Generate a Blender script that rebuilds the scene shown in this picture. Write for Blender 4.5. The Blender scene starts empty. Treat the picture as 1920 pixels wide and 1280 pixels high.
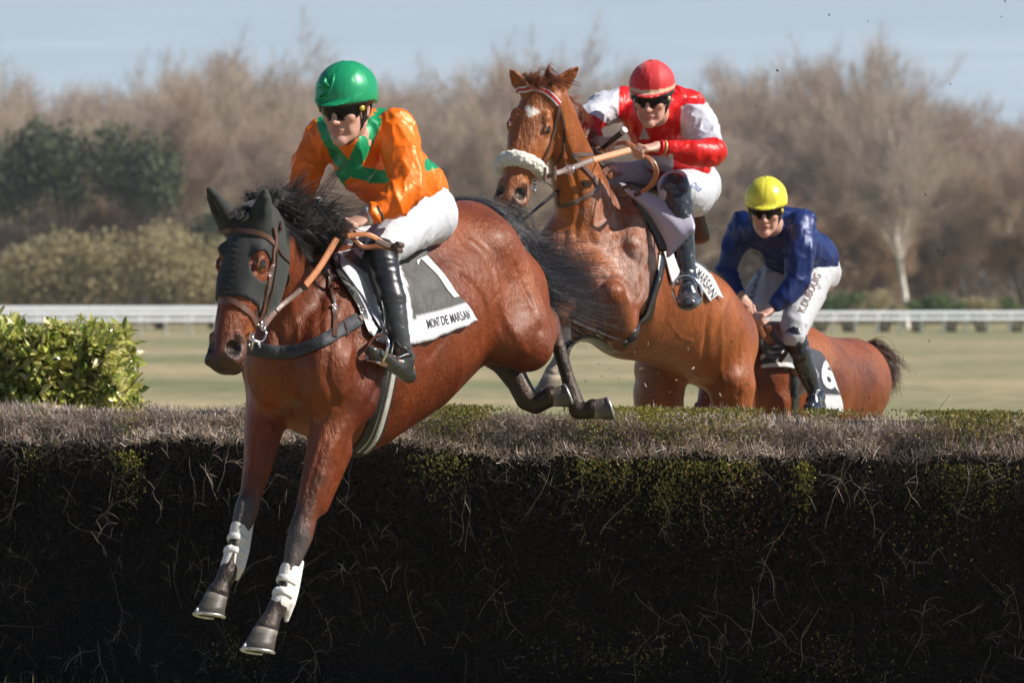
import bpy, math, random
import numpy as np
from mathutils import Vector, Matrix
from mathutils.bvhtree import BVHTree
R = math.radians
sc = bpy.context.scene
col = sc.collection
random.seed(7); rng = np.random.default_rng(7)

# ---------------------------------------------------------------- camera, sky, sun
CAMZ, F, PITCH = 1.80, 6450.0, math.atan((640-563)/6450.0)
cam_d = bpy.data.cameras.new('camera'); cam = bpy.data.objects.new('camera', cam_d); col.objects.link(cam)
cam.location = (0, 0, CAMZ); cam.rotation_euler = (R(90)-PITCH, 0, 0)
cam_d.sensor_width = 36; cam_d.lens = 36*F/1920; cam_d.clip_start = .5; cam_d.clip_end = 4000
cam_d.dof.use_dof = True; cam_d.dof.focus_distance = 14.7; cam_d.dof.aperture_fstop = 4.2
sc.camera = cam
SUN = Vector((0.75, -0.13, 0.65)).normalized()          # direction towards the sun
sun_d = bpy.data.lights.new('sun', 'SUN'); sun = bpy.data.objects.new('sun', sun_d); col.objects.link(sun)
sun_d.energy = 5.0; sun_d.angle = R(.55); sun_d.color = (1, .95, .87)
sun.rotation_euler = SUN.to_track_quat('Z', 'Y').to_euler(); sun.location = (20, 5, 30)
w = bpy.data.worlds.new('World'); sc.world = w; w.use_nodes = True
nt = w.node_tree; nt.nodes.clear()
sky = nt.nodes.new('ShaderNodeTexSky'); sky.sky_type = 'NISHITA'; sky.sun_disc = False
sky.sun_elevation = math.asin(SUN.z); sky.sun_rotation = math.atan2(SUN.x, SUN.y)
sky.air_density = 1.0; sky.dust_density = .6; sky.ozone_density = 2.5
tc = nt.nodes.new('ShaderNodeTexCoord')
mp = nt.nodes.new('ShaderNodeMapping'); mp.inputs['Scale'].default_value = (2, 2, 45)
nz = nt.nodes.new('ShaderNodeTexNoise'); nz.inputs['Scale'].default_value = 2.2; nz.inputs['Detail'].default_value = 6
nz.inputs['Distortion'].default_value = .6
rp = nt.nodes.new('ShaderNodeValToRGB'); rp.color_ramp.elements[0].position = .42; rp.color_ramp.elements[1].position = .72
rp.color_ramp.elements[0].color = (.78, .78, .78, 1); rp.color_ramp.elements[1].color = (1, 1, 1, 1)
mx = nt.nodes.new('ShaderNodeMixRGB'); mx.inputs['Color2'].default_value = (8.3, 9.7, 11.2, 1)
tint = nt.nodes.new('ShaderNodeMixRGB'); tint.blend_type = 'MULTIPLY'; tint.inputs['Fac'].default_value = 1
tint.inputs['Color2'].default_value = (.60, .76, 1.0, 1)
bg = nt.nodes.new('ShaderNodeBackground'); bg.inputs['Strength'].default_value = .052
wo = nt.nodes.new('ShaderNodeOutputWorld')
L = nt.links.new
L(tc.outputs['Generated'], mp.inputs['Vector']); L(mp.outputs[0], nz.inputs['Vector']); L(nz.outputs['Fac'], rp.inputs[0])
L(sky.outputs[0], tint.inputs['Color1']); L(tint.outputs[0], mx.inputs['Color1']); sp = nt.nodes.new('ShaderNodeSeparateXYZ'); L(tc.outputs['Generated'], sp.inputs[0])       # the veil of thin cloud thins out overhead
mr = nt.nodes.new('ShaderNodeMapRange'); mr.inputs['From Min'].default_value = .09; mr.inputs['From Max'].default_value = .30; mr.inputs['To Min'].default_value = 1; mr.inputs['To Max'].default_value = .04
L(sp.outputs['Z'], mr.inputs['Value']); mu = nt.nodes.new('ShaderNodeMath'); mu.operation = 'MULTIPLY'; L(mr.outputs[0], mu.inputs[0]); L(rp.outputs[0], mu.inputs[1]); L(mu.outputs[0], mx.inputs['Fac'])
L(mx.outputs[0], bg.inputs['Color']); L(bg.outputs[0], wo.inputs['Surface'])
sc.view_settings.view_transform = 'Standard'; sc.view_settings.look = 'None'
sc.view_settings.exposure = .42; sc.view_settings.gamma = 1
sc.cycles.max_bounces = 6; sc.cycles.transparent_max_bounces = 8

_f = np.array((0, math.cos(PITCH), -math.sin(PITCH))); _u = np.array((0, math.sin(PITCH), math.cos(PITCH)))
def P(px, py, d):
    """a place given by its bearing from the photographer and its distance in metres"""
    return np.array((0, 0, CAMZ)) + d*(_f + (px-960)/F*np.array((1., 0, 0)) + (640-py)/F*_u)
def V(*a): return np.array(a, float)
def nrm(v): v = np.asarray(v, float); return v/np.linalg.norm(v)

# ---------------------------------------------------------------- scene helpers
WORLD = {}
def thing(name, label, cat, loc, group=None):
    o = bpy.data.objects.new(name, None); col.objects.link(o); o.location = tuple(loc); o.empty_display_size = .1
    o['label'] = label; o['category'] = cat
    if group: o['group'] = group
    WORLD[o.name] = np.array(loc, float)
    return o
def tag(o, label=None, cat=None, group=None, kind=None):
    if label: o['label'] = label
    if cat: o['category'] = cat
    if group: o['group'] = group
    if kind: o['kind'] = kind
    return o
def mesh_np(name, verts, faces, cols=None, smooth=True, uv=None):
    """faces: (n,3) or (n,4) array or list of them"""
    verts = np.asarray(verts, np.float32); me = bpy.data.meshes.new(name)
    if isinstance(faces, np.ndarray): faces = [faces]
    faces = [np.asarray(f, np.int32) for f in faces if len(f)]
    me.vertices.add(len(verts)); me.vertices.foreach_set('co', verts.ravel())
    nl = sum(f.size for f in faces); npoly = sum(len(f) for f in faces)
    me.loops.add(nl); me.polygons.add(npoly)
    me.loops.foreach_set('vertex_index', np.concatenate([f.ravel() for f in faces]))
    st = []; off = 0
    for f in faces:
        st.append(off+np.arange(len(f))*f.shape[1]); off += f.size
    me.polygons.foreach_set('loop_start', np.concatenate(st).astype(np.int32))
    me.polygons.foreach_set('use_smooth', np.full(npoly, smooth))
    if cols is not None:
        a = me.attributes.new('Col', 'FLOAT_COLOR', 'POINT')
        c = np.ones((len(verts), 4), np.float32); c[:, :3] = cols; a.data.foreach_set('color', c.ravel())
    me.update(calc_edges=True); me.validate()
    return me
def put(name, verts, faces, m, parent=None, cols=None, smooth=True, loc=None):
    verts = np.asarray(verts, float)
    base = WORLD[parent.name] if parent is not None else (np.array(loc, float) if loc is not None else np.zeros(3))
    me = mesh_np(name, verts-base, faces, cols, smooth)
    o = bpy.data.objects.new(name, me); col.objects.link(o)
    if m: me.materials.append(m)
    if parent is not None: o.parent = parent
    elif loc is not None: o.location = tuple(loc)
    WORLD[o.name] = base
    return o
class MB:
    """collects polygons for one mesh"""
    def __init__(s): s.v = []; s.f = []; s.n = 0; s.c = []
    def add(s, v, f, c=None):
        v = np.asarray(v, float); s.v.append(v)
        for ff in (f if isinstance(f, list) else [f]):
            s.f.append(np.asarray(ff, int)+s.n)
        s.c.append(np.tile(c if c is not None else (1, 1, 1), (len(v), 1)) if c is None or np.ndim(c) == 1 else c)
        s.n += len(v)
    def build(s, name, m, parent=None, smooth=True, loc=None):
        if m is not None and m.name == 'leather': smooth = False
        fs = {}
        for f in s.f: fs.setdefault(f.shape[1], []).append(f)
        return put(name, np.concatenate(s.v), [np.concatenate(x) for x in fs.values()], m, parent, np.concatenate(s.c), smooth, loc)
def frame(t, up):
    t = nrm(t); s = np.cross(t, up); s = nrm(s) if np.linalg.norm(s) > 1e-6 else nrm(np.cross(t, V(1, .1, 0)))
    return t, s, np.cross(s, t)
def catmull(pts, n):
    pts = [np.asarray(p, float) for p in pts]; p = [2*pts[0]-pts[1]]+pts+[2*pts[-1]-pts[-2]]; out = []
    m = len(pts)-1
    for q in np.linspace(0, m-1e-6, n):
        i = int(q); t = q-i; a, b, c, d = p[i:i+4]
        out.append(.5*((2*b)+(c-a)*t+(2*a-5*b+4*c-d)*t*t+(3*b-a-3*c+d)*t**3))
    return np.array(out)
def tube(mb, pts, r, n=8, col_=None, flat=None, up=(0, 0, 1), cap=True):
    """round or flattened tube along pts; r scalar or per point; flat=(a,b) scale of the two axes"""
    pts = np.asarray(pts, float); m = len(pts); r = np.broadcast_to(np.asarray(r, float), (m,))
    tan = np.gradient(pts, axis=0); U = np.array(up, float); vs = []
    fa, fb = flat or (1, 1)
    for i in range(m):
        t, s, b = frame(tan[i], U if np.ndim(U) == 1 else U[i])
        for k in range(n):
            a = 2*math.pi*k/n; vs.append(pts[i]+r[i]*(fa*math.cos(a)*s+fb*math.sin(a)*b))
    i0 = np.arange(m-1)[:, None]*n; k = np.arange(n)[None]; k2 = (k+1) % n
    q = np.stack([i0+k, i0+k2, i0+n+k2, i0+n+k], -1).reshape(-1, 4)
    f = [q]
    if cap:
        vs += [pts[0], pts[-1]]; c0 = m*n; kk = np.arange(n)
        f.append(np.stack([np.full(n, c0), (kk+1) % n, kk], -1)); f.append(np.stack([np.full(n, c0+1), (m-1)*n+kk, (m-1)*n+(kk+1) % n], -1))
    mb.add(np.array(vs), f, col_)
def box(mb, c, h, rot=None, col_=None):
    v = np.array([(x, y, z) for x in (-1, 1) for y in (-1, 1) for z in (-1, 1)], float)*h
    if rot is not None: v = v@np.array(rot).T
    mb.add(v+c, np.array([(0, 1, 3, 2), (4, 6, 7, 5), (0, 4, 5, 1), (2, 3, 7, 6), (0, 2, 6, 4), (1, 5, 7, 3)]), col_)

# ---------------------------------------------------------------- numpy noise
_lat = rng.random((64, 64, 64)).astype(np.float32)
def vnoise(p, s=1., seed=0):
    p = np.asarray(p, np.float32)*s+np.float32(seed*7.31+500.); i = np.floor(p).astype(int); f = p-i; f = f*f*(3-2*f); out = 0
    for a in (0, 1):
        for b in (0, 1):
            for c in (0, 1):
                wgt = (f[..., 0] if a else 1-f[..., 0])*(f[..., 1] if b else 1-f[..., 1])*(f[..., 2] if c else 1-f[..., 2])
                out = out+wgt*_lat[(i[..., 0]+a) % 64, (i[..., 1]+b) % 64, (i[..., 2]+c) % 64]
    return out*2-1

# ---------------------------------------------------------------- signed distance modelling
def seg_d(X, Y, Z, p0, p1, h0, h1, up, rc=None):
    ax = p1-p0; Ln = max(np.linalg.norm(ax), 1e-6); w_, u_, v_ = frame(ax, up)
    x, y, z = X-p0[0], Y-p0[1], Z-p0[2]
    ww = x*w_[0]+y*w_[1]+z*w_[2]; uu = x*u_[0]+y*u_[1]+z*u_[2]; vv = x*v_[0]+y*v_[1]+z*v_[2]
    t = np.clip(ww/Ln, 0, 1); ww = ww-t*Ln
    ru = h0[0]+(h1[0]-h0[0])*t; rv = h0[1]+(h1[1]-h0[1])*t; rw = .5*(ru+rv)
    k0 = (uu/ru)**2+(vv/rv)**2+(ww/rw)**2; k1 = (uu/ru**2)**2+(vv/rv**2)**2+(ww/rw**2)**2
    k0 = np.sqrt(k0)+1e-9; k1 = np.sqrt(k1)+1e-6
    return k0*(k0-1)/k1
def ell_d(X, Y, Z, c, r, M):
    x, y, z = X-c[0], Y-c[1], Z-c[2]
    a = x*M[0][0]+y*M[0][1]+z*M[0][2]; b = x*M[1][0]+y*M[1][1]+z*M[1][2]; g = x*M[2][0]+y*M[2][1]+z*M[2][2]
    k0 = np.sqrt((a/r[0])**2+(b/r[1])**2+(g/r[2])**2)+1e-9; k1 = np.sqrt((a/r[0]**2)**2+(b/r[1]**2)**2+(g/r[2]**2)**2)+1e-6
    return k0*(k0-1)/k1
EYE3 = np.eye(3)
class SDF:
    def __init__(s): s.p = []
    def chain(s, pts, k=.03, up=(0, 0, 1), c=None, op='u'):
        """pts: (point, half_u, half_v); half_u sideways (along x up), half_v along up"""
        q = []
        for a in pts:
            h = (a[1], a[2]) if len(a) > 2 else (a[1], a[1]); q.append((np.asarray(a[0], float), h))
        r = max(max(h) for _, h in q); P_ = np.array([a for a, _ in q])
        s.p.append(('c', q, np.array(up, float), k, c, op, P_.min(0)-r, P_.max(0)+r)); return s
    def ell(s, cen, r, M=None, k=.03, c=None, op='u'):
        cen = np.asarray(cen, float); r = (r, r, r) if np.isscalar(r) else r; M = EYE3 if M is None else np.asarray(M, float)
        e = np.sqrt(((M*np.array(r)[:, None])**2).sum(0))
        s.p.append(('e', (cen, r, M), None, k, c, op, cen-e, cen+e)); return s
    def dist(s, pr, X, Y, Z):
        if pr[0] == 'e': return ell_d(X, Y, Z, *pr[1])
        q = pr[1]
        if len(q) == 1: q = [q[0], (q[0][0]+1e-4, q[0][1])]
        d = None
        for a, b in zip(q[:-1], q[1:]):
            e = seg_d(X, Y, Z, a[0], b[0], a[1], b[1], pr[2]); d = e if d is None else np.minimum(d, e)
        return d
    def at(s, pts, infl=0.):
        X, Y, Z = pts[:, 0], pts[:, 1], pts[:, 2]; D = np.full(len(pts), 9.)
        for pr in s.p:
            D = s._comb(D, s.dist(pr, X, Y, Z), pr[3], pr[5])
        return D-infl
    @staticmethod
    def _comb(a, d, k, op):
        if op == 'u':
            h = np.maximum(k-np.abs(a-d), 0)/max(k, 1e-6); return np.minimum(a, d)-h*h*k*.25
        d = -d; h = np.maximum(k-np.abs(a-d), 0)/max(k, 1e-6); return np.maximum(a, d)+h*h*k*.25
    def mesh(s, vox=.01, fine=(), post=None, infl=0., pad=.03, defc=(.5, .5, .5)):
        """fine: list of (lo, hi, vox) boxes whose ranges get a finer grid. returns verts, quads, colours"""
        un = [p for p in s.p if p[5] == 'u']
        lo = np.min([p[6] for p in un], 0)-pad-infl; hi = np.max([p[7] for p in un], 0)+pad+infl; ax = []
        for i in range(3):
            x = lo[i]; A = [x]
            while x < hi[i]:
                st = vox
                for b in fine:
                    if b[0][i]-vox <= x <= b[1][i]: st = min(st, b[2])
                x += st; A.append(x)
            ax.append(np.array(A, np.float32))
        D = np.full([len(a) for a in ax], .5, np.float32)
        for pr in s.p:
            m = pr[3]+3*vox+infl
            sl = []
            for i in range(3):
                a = max(np.searchsorted(ax[i], pr[6][i]-m)-1, 0); b = min(np.searchsorted(ax[i], pr[7][i]+m)+1, len(ax[i])); sl.append(slice(a, b))
            X, Y, Z = ax[0][sl[0]][:, None, None], ax[1][sl[1]][None, :, None], ax[2][sl[2]][None, None, :]
            if min(X.size, Y.size, Z.size) == 0: continue
            D[tuple(sl)] = s._comb(D[tuple(sl)], s.dist(pr, X, Y, Z), pr[3], pr[5])
        D -= infl
        if post: D = post(D, ax)
        v, q = nets(D, ax)
        return v, q, s.colors(v, defc)
    def colors(s, v, defc=(.5, .5, .5)):
        W = np.zeros(len(v)); C = np.zeros((len(v), 3)); X, Y, Z = v[:, 0], v[:, 1], v[:, 2]
        for pr in s.p:
            if pr[5] != 'u' and pr[4] is None: continue
            d = s.dist(pr, X, Y, Z); d = np.abs(d) if pr[5] != 'u' else d
            wgt = np.exp(-np.clip(d, -.02, 1)/.012)
            W += wgt; C += wgt[:, None]*np.array(pr[4] if pr[4] is not None else defc)
        return C/np.maximum(W, 1e-12)[:, None]
def nets(D, ax):
    S = D < 0; nx, ny, nz_ = D.shape
    cnt = np.zeros((nx-1, ny-1, nz_-1), np.uint8)
    for a in (0, 1):
        for b in (0, 1):
            for c in (0, 1): cnt += S[a:nx-1+a, b:ny-1+b, c:nz_-1+c]
    act = np.argwhere((cnt > 0) & (cnt < 8)); idx = np.full(cnt.shape, -1, np.int32)
    idx[act[:, 0], act[:, 1], act[:, 2]] = np.arange(len(act))
    acc = np.zeros((len(act), 3)); n = np.zeros(len(act)); I, J, K = act.T
    co = [(a, b, c) for a in (0, 1) for b in (0, 1) for c in (0, 1)]
    for e0 in co:
        for d in range(3):
            if e0[d]: continue
            e1 = list(e0); e1[d] = 1
            i0 = (I+e0[0], J+e0[1], K+e0[2]); i1 = (I+e1[0], J+e1[1], K+e1[2])
            d0, d1 = D[i0], D[i1]; cr = (d0 < 0) != (d1 < 0); t = np.where(cr, d0/(d0-d1+1e-20), 0)
            for m in range(3):
                p0 = ax[m][i0[m]]; p1 = ax[m][i1[m]]; acc[:, m] += np.where(cr, p0+(p1-p0)*t, 0)
            n += cr
    v = acc/n[:, None]; quads = []
    for d in range(3):
        sa = [slice(1, -1)]*3; sa[d] = slice(0, -1); sb = [slice(1, -1)]*3; sb[d] = slice(1, None)
        A, B = S[tuple(sa)], S[tuple(sb)]; e = np.argwhere(A != B)
        flip = A[e[:, 0], e[:, 1], e[:, 2]]; g = e+1; g[:, d] -= 1
        o1, o2 = [(1, 2), (2, 0), (0, 1)][d]
        def cell(a, b):
            h = g.copy(); h[:, o1] -= a; h[:, o2] -= b; return idx[h[:, 0], h[:, 1], h[:, 2]]
        q = np.stack([cell(1, 1), cell(0, 1), cell(0, 0), cell(1, 0)], -1); q[~flip] = q[~flip][:, ::-1]; quads.append(q)
    q = np.concatenate(quads); q = q[(q >= 0).all(1)]
    return v, q
def vnormals(v, q):
    n = np.cross(v[q[:, 2]]-v[q[:, 0]], v[q[:, 3 if q.shape[1] > 3 else 1]]-v[q[:, 1]]); N = np.zeros_like(v)
    for k in range(q.shape[1]): np.add.at(N, q[:, k], n)
    return N/(np.linalg.norm(N, axis=1)[:, None]+1e-12)
class Surf:
    """surface lookup on one or several meshes"""
    def __init__(s, *vq, d=14.):
        vs, fs, o = [], [], 0; s.d = d
        for v, q in vq: vs += [tuple(map(float, x)) for x in v]; fs += [tuple(int(i)+o for i in f) for f in q]; o += len(v)
        s.t = BVHTree.FromPolygons(vs, fs)
    def near(s, p):
        c, n, i, d = s.t.find_nearest(Vector(p)); return np.array(c), np.array(n)
    def ray(s, o, d):
        c, n, i, t = s.t.ray_cast(Vector(o), Vector(nrm(d)))
        return (None, None) if c is None else (np.array(c), np.array(n))
    def hit(s, px, py, dflt=None):
        o = V(0, 0, CAMZ); c, n = s.ray(o, P(px, py, 1)-o)
        if c is None:
            return s.near(P(px, py, dflt or s.d))
        return c, n
def strap(mb, surf, pts, width, th=.004, off=.001, n=40, col_=None, snap=True, maxoff=1.):
    """flat band following pts, laid on a surface"""
    pl = catmull(pts, n); pos, nor = [], []
    for p in pl:
        if snap:
            c, m = surf.near(p); 
            if np.linalg.norm(p-c) > maxoff: c, m = p, nrm(p-c)
        else: c, m = p, V(0, -1, 0)
        pos.append(c); nor.append(m)
    pos, nor = np.array(pos), np.array(nor)
    for _ in range(2):
        pos[1:-1] = .25*pos[:-2]+.5*pos[1:-1]+.25*pos[2:]; nor[1:-1] = .25*nor[:-2]+.5*nor[1:-1]+.25*nor[2:]
    tan = np.gradient(pos, axis=0); vs = []; prof = [(-1, 0), (-.9, 1), (.9, 1), (1, 0)]
    for i in range(n):
        t = nrm(tan[i]); m = nrm(nor[i]); s = nrm(np.cross(t, m)); m = np.cross(s, t)
        wd = width if np.isscalar(width) else width(i/(n-1))
        for a, b in prof: vs.append(pos[i]+s*a*wd*.5+m*(off+b*th))
    k = len(prof); i0 = np.arange(n-1)[:, None]*k; kk = np.arange(k)[None]; k2 = (kk+1) % k
    q = np.stack([i0+kk, i0+k+kk, i0+k+k2, i0+k2], -1).reshape(-1, 4)
    mb.add(np.array(vs), [q, np.array([[0, 1, 2, 3], [(n-1)*k+3, (n-1)*k+2, (n-1)*k+1, (n-1)*k]])], col_)
    return pos
def text_mesh(txt, size=1., bold=0.0, shear=0.):
    cu = bpy.data.curves.new('lettering', 'FONT'); cu.body = txt; cu.size = size; cu.offset = bold; cu.shear = shear; cu.resolution_u = 3
    cu.align_x = 'CENTER'; cu.align_y = 'CENTER'
    o = bpy.data.objects.new('lettering', cu); col.objects.link(o); dg = bpy.context.evaluated_depsgraph_get(); dg.update()
    me = bpy.data.meshes.new_from_object(o.evaluated_get(dg))
    import bmesh
    bm = bmesh.new(); bm.from_mesh(me); bmesh.ops.triangulate(bm, faces=bm.faces)
    for _ in range(2):
        es = [e for e in bm.edges if e.calc_length() > size*.22]
        if es: bmesh.ops.subdivide_edges(bm, edges=es, cuts=1); bmesh.ops.triangulate(bm, faces=bm.faces)
    v = np.array([x.co[:] for x in bm.verts]); f = np.array([[l.index for l in x.verts] for x in bm.faces])
    bm.free(); bpy.data.objects.remove(o); bpy.data.curves.remove(cu); bpy.data.meshes.remove(me)
    return v, f

# ---------------------------------------------------------------- materials
MATS = {}
def mat(name, base=(.5, .5, .5), rough=.5, attr=False, noise=None, bump=None, metal=0., spec=.5, sheen=0., coat=0., coatr=.3, trans=0., anis=None, sss=0.):
    """noise=(scale, amount, stretch, detail) varies the colour; bump=list of (scale, strength, dist, stretch)"""
    if name in MATS: return MATS[name]
    m = bpy.data.materials.new(name); m.use_nodes = True; t = m.node_tree; N = t.nodes.new; Lk = t.links.new
    b = t.nodes['Principled BSDF']; b.inputs['Roughness'].default_value = rough; b.inputs['Metallic'].default_value = metal
    b.inputs['Specular IOR Level'].default_value = spec; b.inputs['Sheen Weight'].default_value = sheen
    b.inputs['Coat Weight'].default_value = coat; b.inputs['Coat Roughness'].default_value = coatr
    if sss: b.inputs['Subsurface Weight'].default_value = sss; b.inputs['Subsurface Radius'].default_value = (.02, .008, .004)
    if sss: b.inputs['Subsurface Scale'].default_value = .5
    tcn = N('ShaderNodeTexCoord'); out = None
    if attr: a = N('ShaderNodeAttribute'); a.attribute_name = 'Col'; out = a.outputs['Color']
    def nse(scale, stretch, detail=5):
        mpn = N('ShaderNodeMapping'); mpn.inputs['Scale'].default_value = stretch or (1, 1, 1); Lk(tcn.outputs['Object'], mpn.inputs['Vector'])
        n = N('ShaderNodeTexNoise'); n.inputs['Scale'].default_value = scale; n.inputs['Detail'].default_value = detail; n.inputs['Roughness'].default_value = .6
        Lk(mpn.outputs[0], n.inputs['Vector']); return n.outputs['Fac']
    if noise:
        for sc_, amt, stc, dt in (noise if isinstance(noise, list) else [noise]):
            f = nse(sc_, stc, dt); mr = N('ShaderNodeMapRange'); mr.inputs['From Min'].default_value = .3; mr.inputs['From Max'].default_value = .7
            mr.inputs['To Min'].default_value = 1-amt; mr.inputs['To Max'].default_value = 1+amt; Lk(f, mr.inputs['Value'])
            mm = N('ShaderNodeMixRGB'); mm.blend_type = 'MULTIPLY'; mm.inputs['Fac'].default_value = 1; mm.inputs['Color1'].default_value = (*base, 1)
            if out: Lk(out, mm.inputs['Color1'])
            Lk(mr.outputs[0], mm.inputs['Color2']); out = mm.outputs[0]
    if out: Lk(out, b.inputs['Base Color'])
    else: b.inputs['Base Color'].default_value = (*base, 1)
    if bump:
        prev = None
        for sc_, st, di, stc in bump:
            bn = N('ShaderNodeBump'); bn.inputs['Strength'].default_value = st; bn.inputs['Distance'].default_value = di
            Lk(nse(sc_, stc), bn.inputs['Height'])
            if prev: Lk(prev, bn.inputs['Normal'])
            prev = bn.outputs[0]
        Lk(prev, b.inputs['Normal'])
    if trans:
        tr = N('ShaderNodeBsdfTranslucent'); ms = N('ShaderNodeMixShader'); ms.inputs[0].default_value = trans
        if out: Lk(out, tr.inputs['Color'])
        else: tr.inputs['Color'].default_value = (*base, 1)
        Lk(b.outputs[0], ms.inputs[1]); Lk(tr.outputs[0], ms.inputs[2]); Lk(ms.outputs[0], t.nodes['Material Output'].inputs['Surface'])
    MATS[name] = m; return m
def prisms(c, d, ln, r, n=3, taper=.4, cols=None):
    """many thin tapering twigs at once: centres c, unit directions d, lengths, radii"""
    N = len(c); ln = np.broadcast_to(ln, (N,))[:, None]; r = np.broadcast_to(r, (N,))[:, None]
    a = np.cross(d, rng.normal(size=(N, 3))); a /= np.linalg.norm(a, axis=1)[:, None]+1e-9; b = np.cross(d, a)
    V_ = np.empty((N, 2*n, 3))
    for k in range(n):
        o = a*math.cos(2*math.pi*k/n)+b*math.sin(2*math.pi*k/n)
        V_[:, k] = c+o*r; V_[:, n+k] = c+d*ln+o*r*taper
    i = np.arange(N)[:, None, None]*2*n; k = np.arange(n); k2 = (k+1) % n
    q = (i+np.stack([k, k2, n+k2, n+k], -1)[None]).reshape(-1, 4)
    cc = None if cols is None else np.repeat(cols, 2*n, 0)
    return V_.reshape(-1, 3), q, cc
def leaves(c, d, up, ln, wd, cols=None, fold=.25, droop=.15):
    """many folded pointed leaves: 6 verts, 4 faces"""
    N = len(c); ln = np.broadcast_to(ln, (N,))[:, None]; wd = np.broadcast_to(wd, (N,))[:, None]
    s = np.cross(d, up); s /= np.linalg.norm(s, axis=1)[:, None]+1e-9; m = np.cross(s, d)
    V_ = np.stack([c, c+d*ln*.35+s*wd+m*wd*fold, c+d*ln*.72+s*wd*.72+m*(wd*fold-ln*droop*.5), c+d*ln-m*ln*droop,
                   c+d*ln*.72-s*wd*.72+m*(wd*fold-ln*droop*.5), c+d*ln*.35-s*wd+m*wd*fold, c+d*ln*.38, c+d*ln*.72-m*ln*droop*.4], 1)
    i = np.arange(N)[:, None, None]*8
    f3 = (i+np.array([[0, 1, 6], [0, 6, 5], [3, 7, 2], [3, 4, 7]])[None]).reshape(-1, 3)
    f4 = (i+np.array([[1, 2, 7, 6], [5, 6, 7, 4]])[None]).reshape(-1, 4)
    cc = None if cols is None else np.repeat(cols, 8, 0)
    return V_.reshape(-1, 3), [f3, f4], cc
def rdirs(N, bias=(0, 0, 0), spread=1.):
    d = rng.normal(size=(N, 3))*spread+np.array(bias); return d/np.linalg.norm(d, axis=1)[:, None]
def pick(N, cols, w_=None, var=.2):
    c = np.array(cols)[rng.choice(len(cols), N, p=w_)]; return c*(1+rng.uniform(-var, var, (N, 1)))

# ================================================================ setting
# ---- ground: turf, one sheet reaching the horizon
m_turf = bpy.data.materials.new('turf'); m_turf.use_nodes = True
t = m_turf.node_tree; N = t.nodes.new; Lk = t.links.new; b = t.nodes['Principled BSDF']; b.inputs['Roughness'].default_value = .9
g = N('ShaderNodeNewGeometry'); mpn = N('ShaderNodeMapping'); mpn.inputs['Scale'].default_value = (.16, .22, 1)
n1 = N('ShaderNodeTexNoise'); n1.inputs['Scale'].default_value = .35; n1.inputs['Detail'].default_value = 8; n1.inputs['Roughness'].default_value = .65
n2 = N('ShaderNodeTexNoise'); n2.inputs['Scale'].default_value = 1.6; n2.inputs['Detail'].default_value = 8
Lk(g.outputs['Position'], mpn.inputs['Vector']); Lk(mpn.outputs[0], n1.inputs['Vector']); Lk(g.outputs['Position'], n2.inputs['Vector'])
r1 = N('ShaderNodeValToRGB'); e = r1.color_ramp.elements; e[0].position = .38; e[0].color = (.15, .16, .06, 1); e[1].position = .62; e[1].color = (.36, .28, .15, 1)
x = r1.color_ramp.elements.new(.5); x.color = (.26, .225, .11, 1)
mm = N('ShaderNodeMixRGB'); mm.blend_type = 'OVERLAY'; mm.inputs['Fac'].default_value = .85
Lk(n1.outputs['Fac'], r1.inputs[0]); Lk(r1.outputs[0], mm.inputs['Color1']); Lk(n2.outputs['Fac'], mm.inputs['Color2']); Lk(mm.outputs[0], b.inputs['Base Color'])
gx = np.array([-1500, -300, 300, 1500.]); gy = np.array([-30, 8, 60, 260, 600, 2500.]); vv = [(a, b_, 0) for b_ in gy for a in gx]
o = put('ground', vv, np.array([[j*4+i, j*4+i+1, j*4+i+5, j*4+i+4] for j in range(5) for i in range(3)]), m_turf, smooth=False); tag(o, kind='structure')
# grass near the fence (sides and behind)
nb = 26000; c = np.stack([rng.uniform(-6, 7, nb), rng.uniform(10, 30, nb), np.zeros(nb)], 1)
v_, q_, cc = prisms(c, rdirs(nb, (0, 0, 2.2), .6), rng.uniform(.04, .09, nb), .003, 3, .1, pick(nb, [(.10, .13, .03), (.2, .2, .07), (.3, .26, .14)]))
o = put('grass', v_, q_, mat('grass_blades', rough=.8, attr=True), cols=cc, smooth=False); tag(o, kind='stuff', label='short tufts of grass either side of the brush hedge', cat='grass')

# ---- white running rail far across the course
m_white = mat('white_plastic', (.82, .84, .86), .45, noise=(3, .06, None, 3))
def rail(name, label, x0, y0, x1, y1, h, step, top_h=.13, second=None, lean=0):
    n = int(math.hypot(x1-x0, y1-y0)/step); t_ = thing(name, label, 'rail', (x0, y0, 0)); d = nrm(V(x1-x0, y1-y0, 0)); s = V(-d[1], d[0], 0)
    rot = np.stack([d, s, V(0, 0, 1)], 1)
    mb = MB(); nn = 12
    Ln = math.hypot(x1-x0, y1-y0); a = V(x0, y0, h); ang = np.linspace(0, 2*math.pi, 9)[:-1]
    tube(mb, [a+d*Ln*k/nn for k in range(nn+1)], top_h/2, 10, flat=(.8, 1)); mb.build('top_rail', m_white, t_)
    if second:
        mb = MB(); a = V(x0, y0, second); tube(mb, [a+d*Ln*k/nn for k in range(nn+1)], top_h*.42, 8); mb.build('lower_rail', m_white, t_)
    for i in range(min(n, 96)):
        p = V(x0, y0, 0)+d*(i+.5)*step; mb = MB()
        tube(mb, [p+s*.25, p+s*.22+V(0, 0, h*.55), p+s*.1+V(0, 0, h*.8), p+V(0, 0, h-.04)], [.085, .085, .08, .07], 8, up=(1, 0, 0)); mb.build('post', m_white, t_)
    return t_
def XY(px, y): return (px-960)/F*y
rail('running_rail', 'long white running rail on curved posts crossing the course behind the riders', XY(-300, 166), 166, XY(2300, 188.5), 188.5, 1.12, 1.28, .20, .80)
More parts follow.
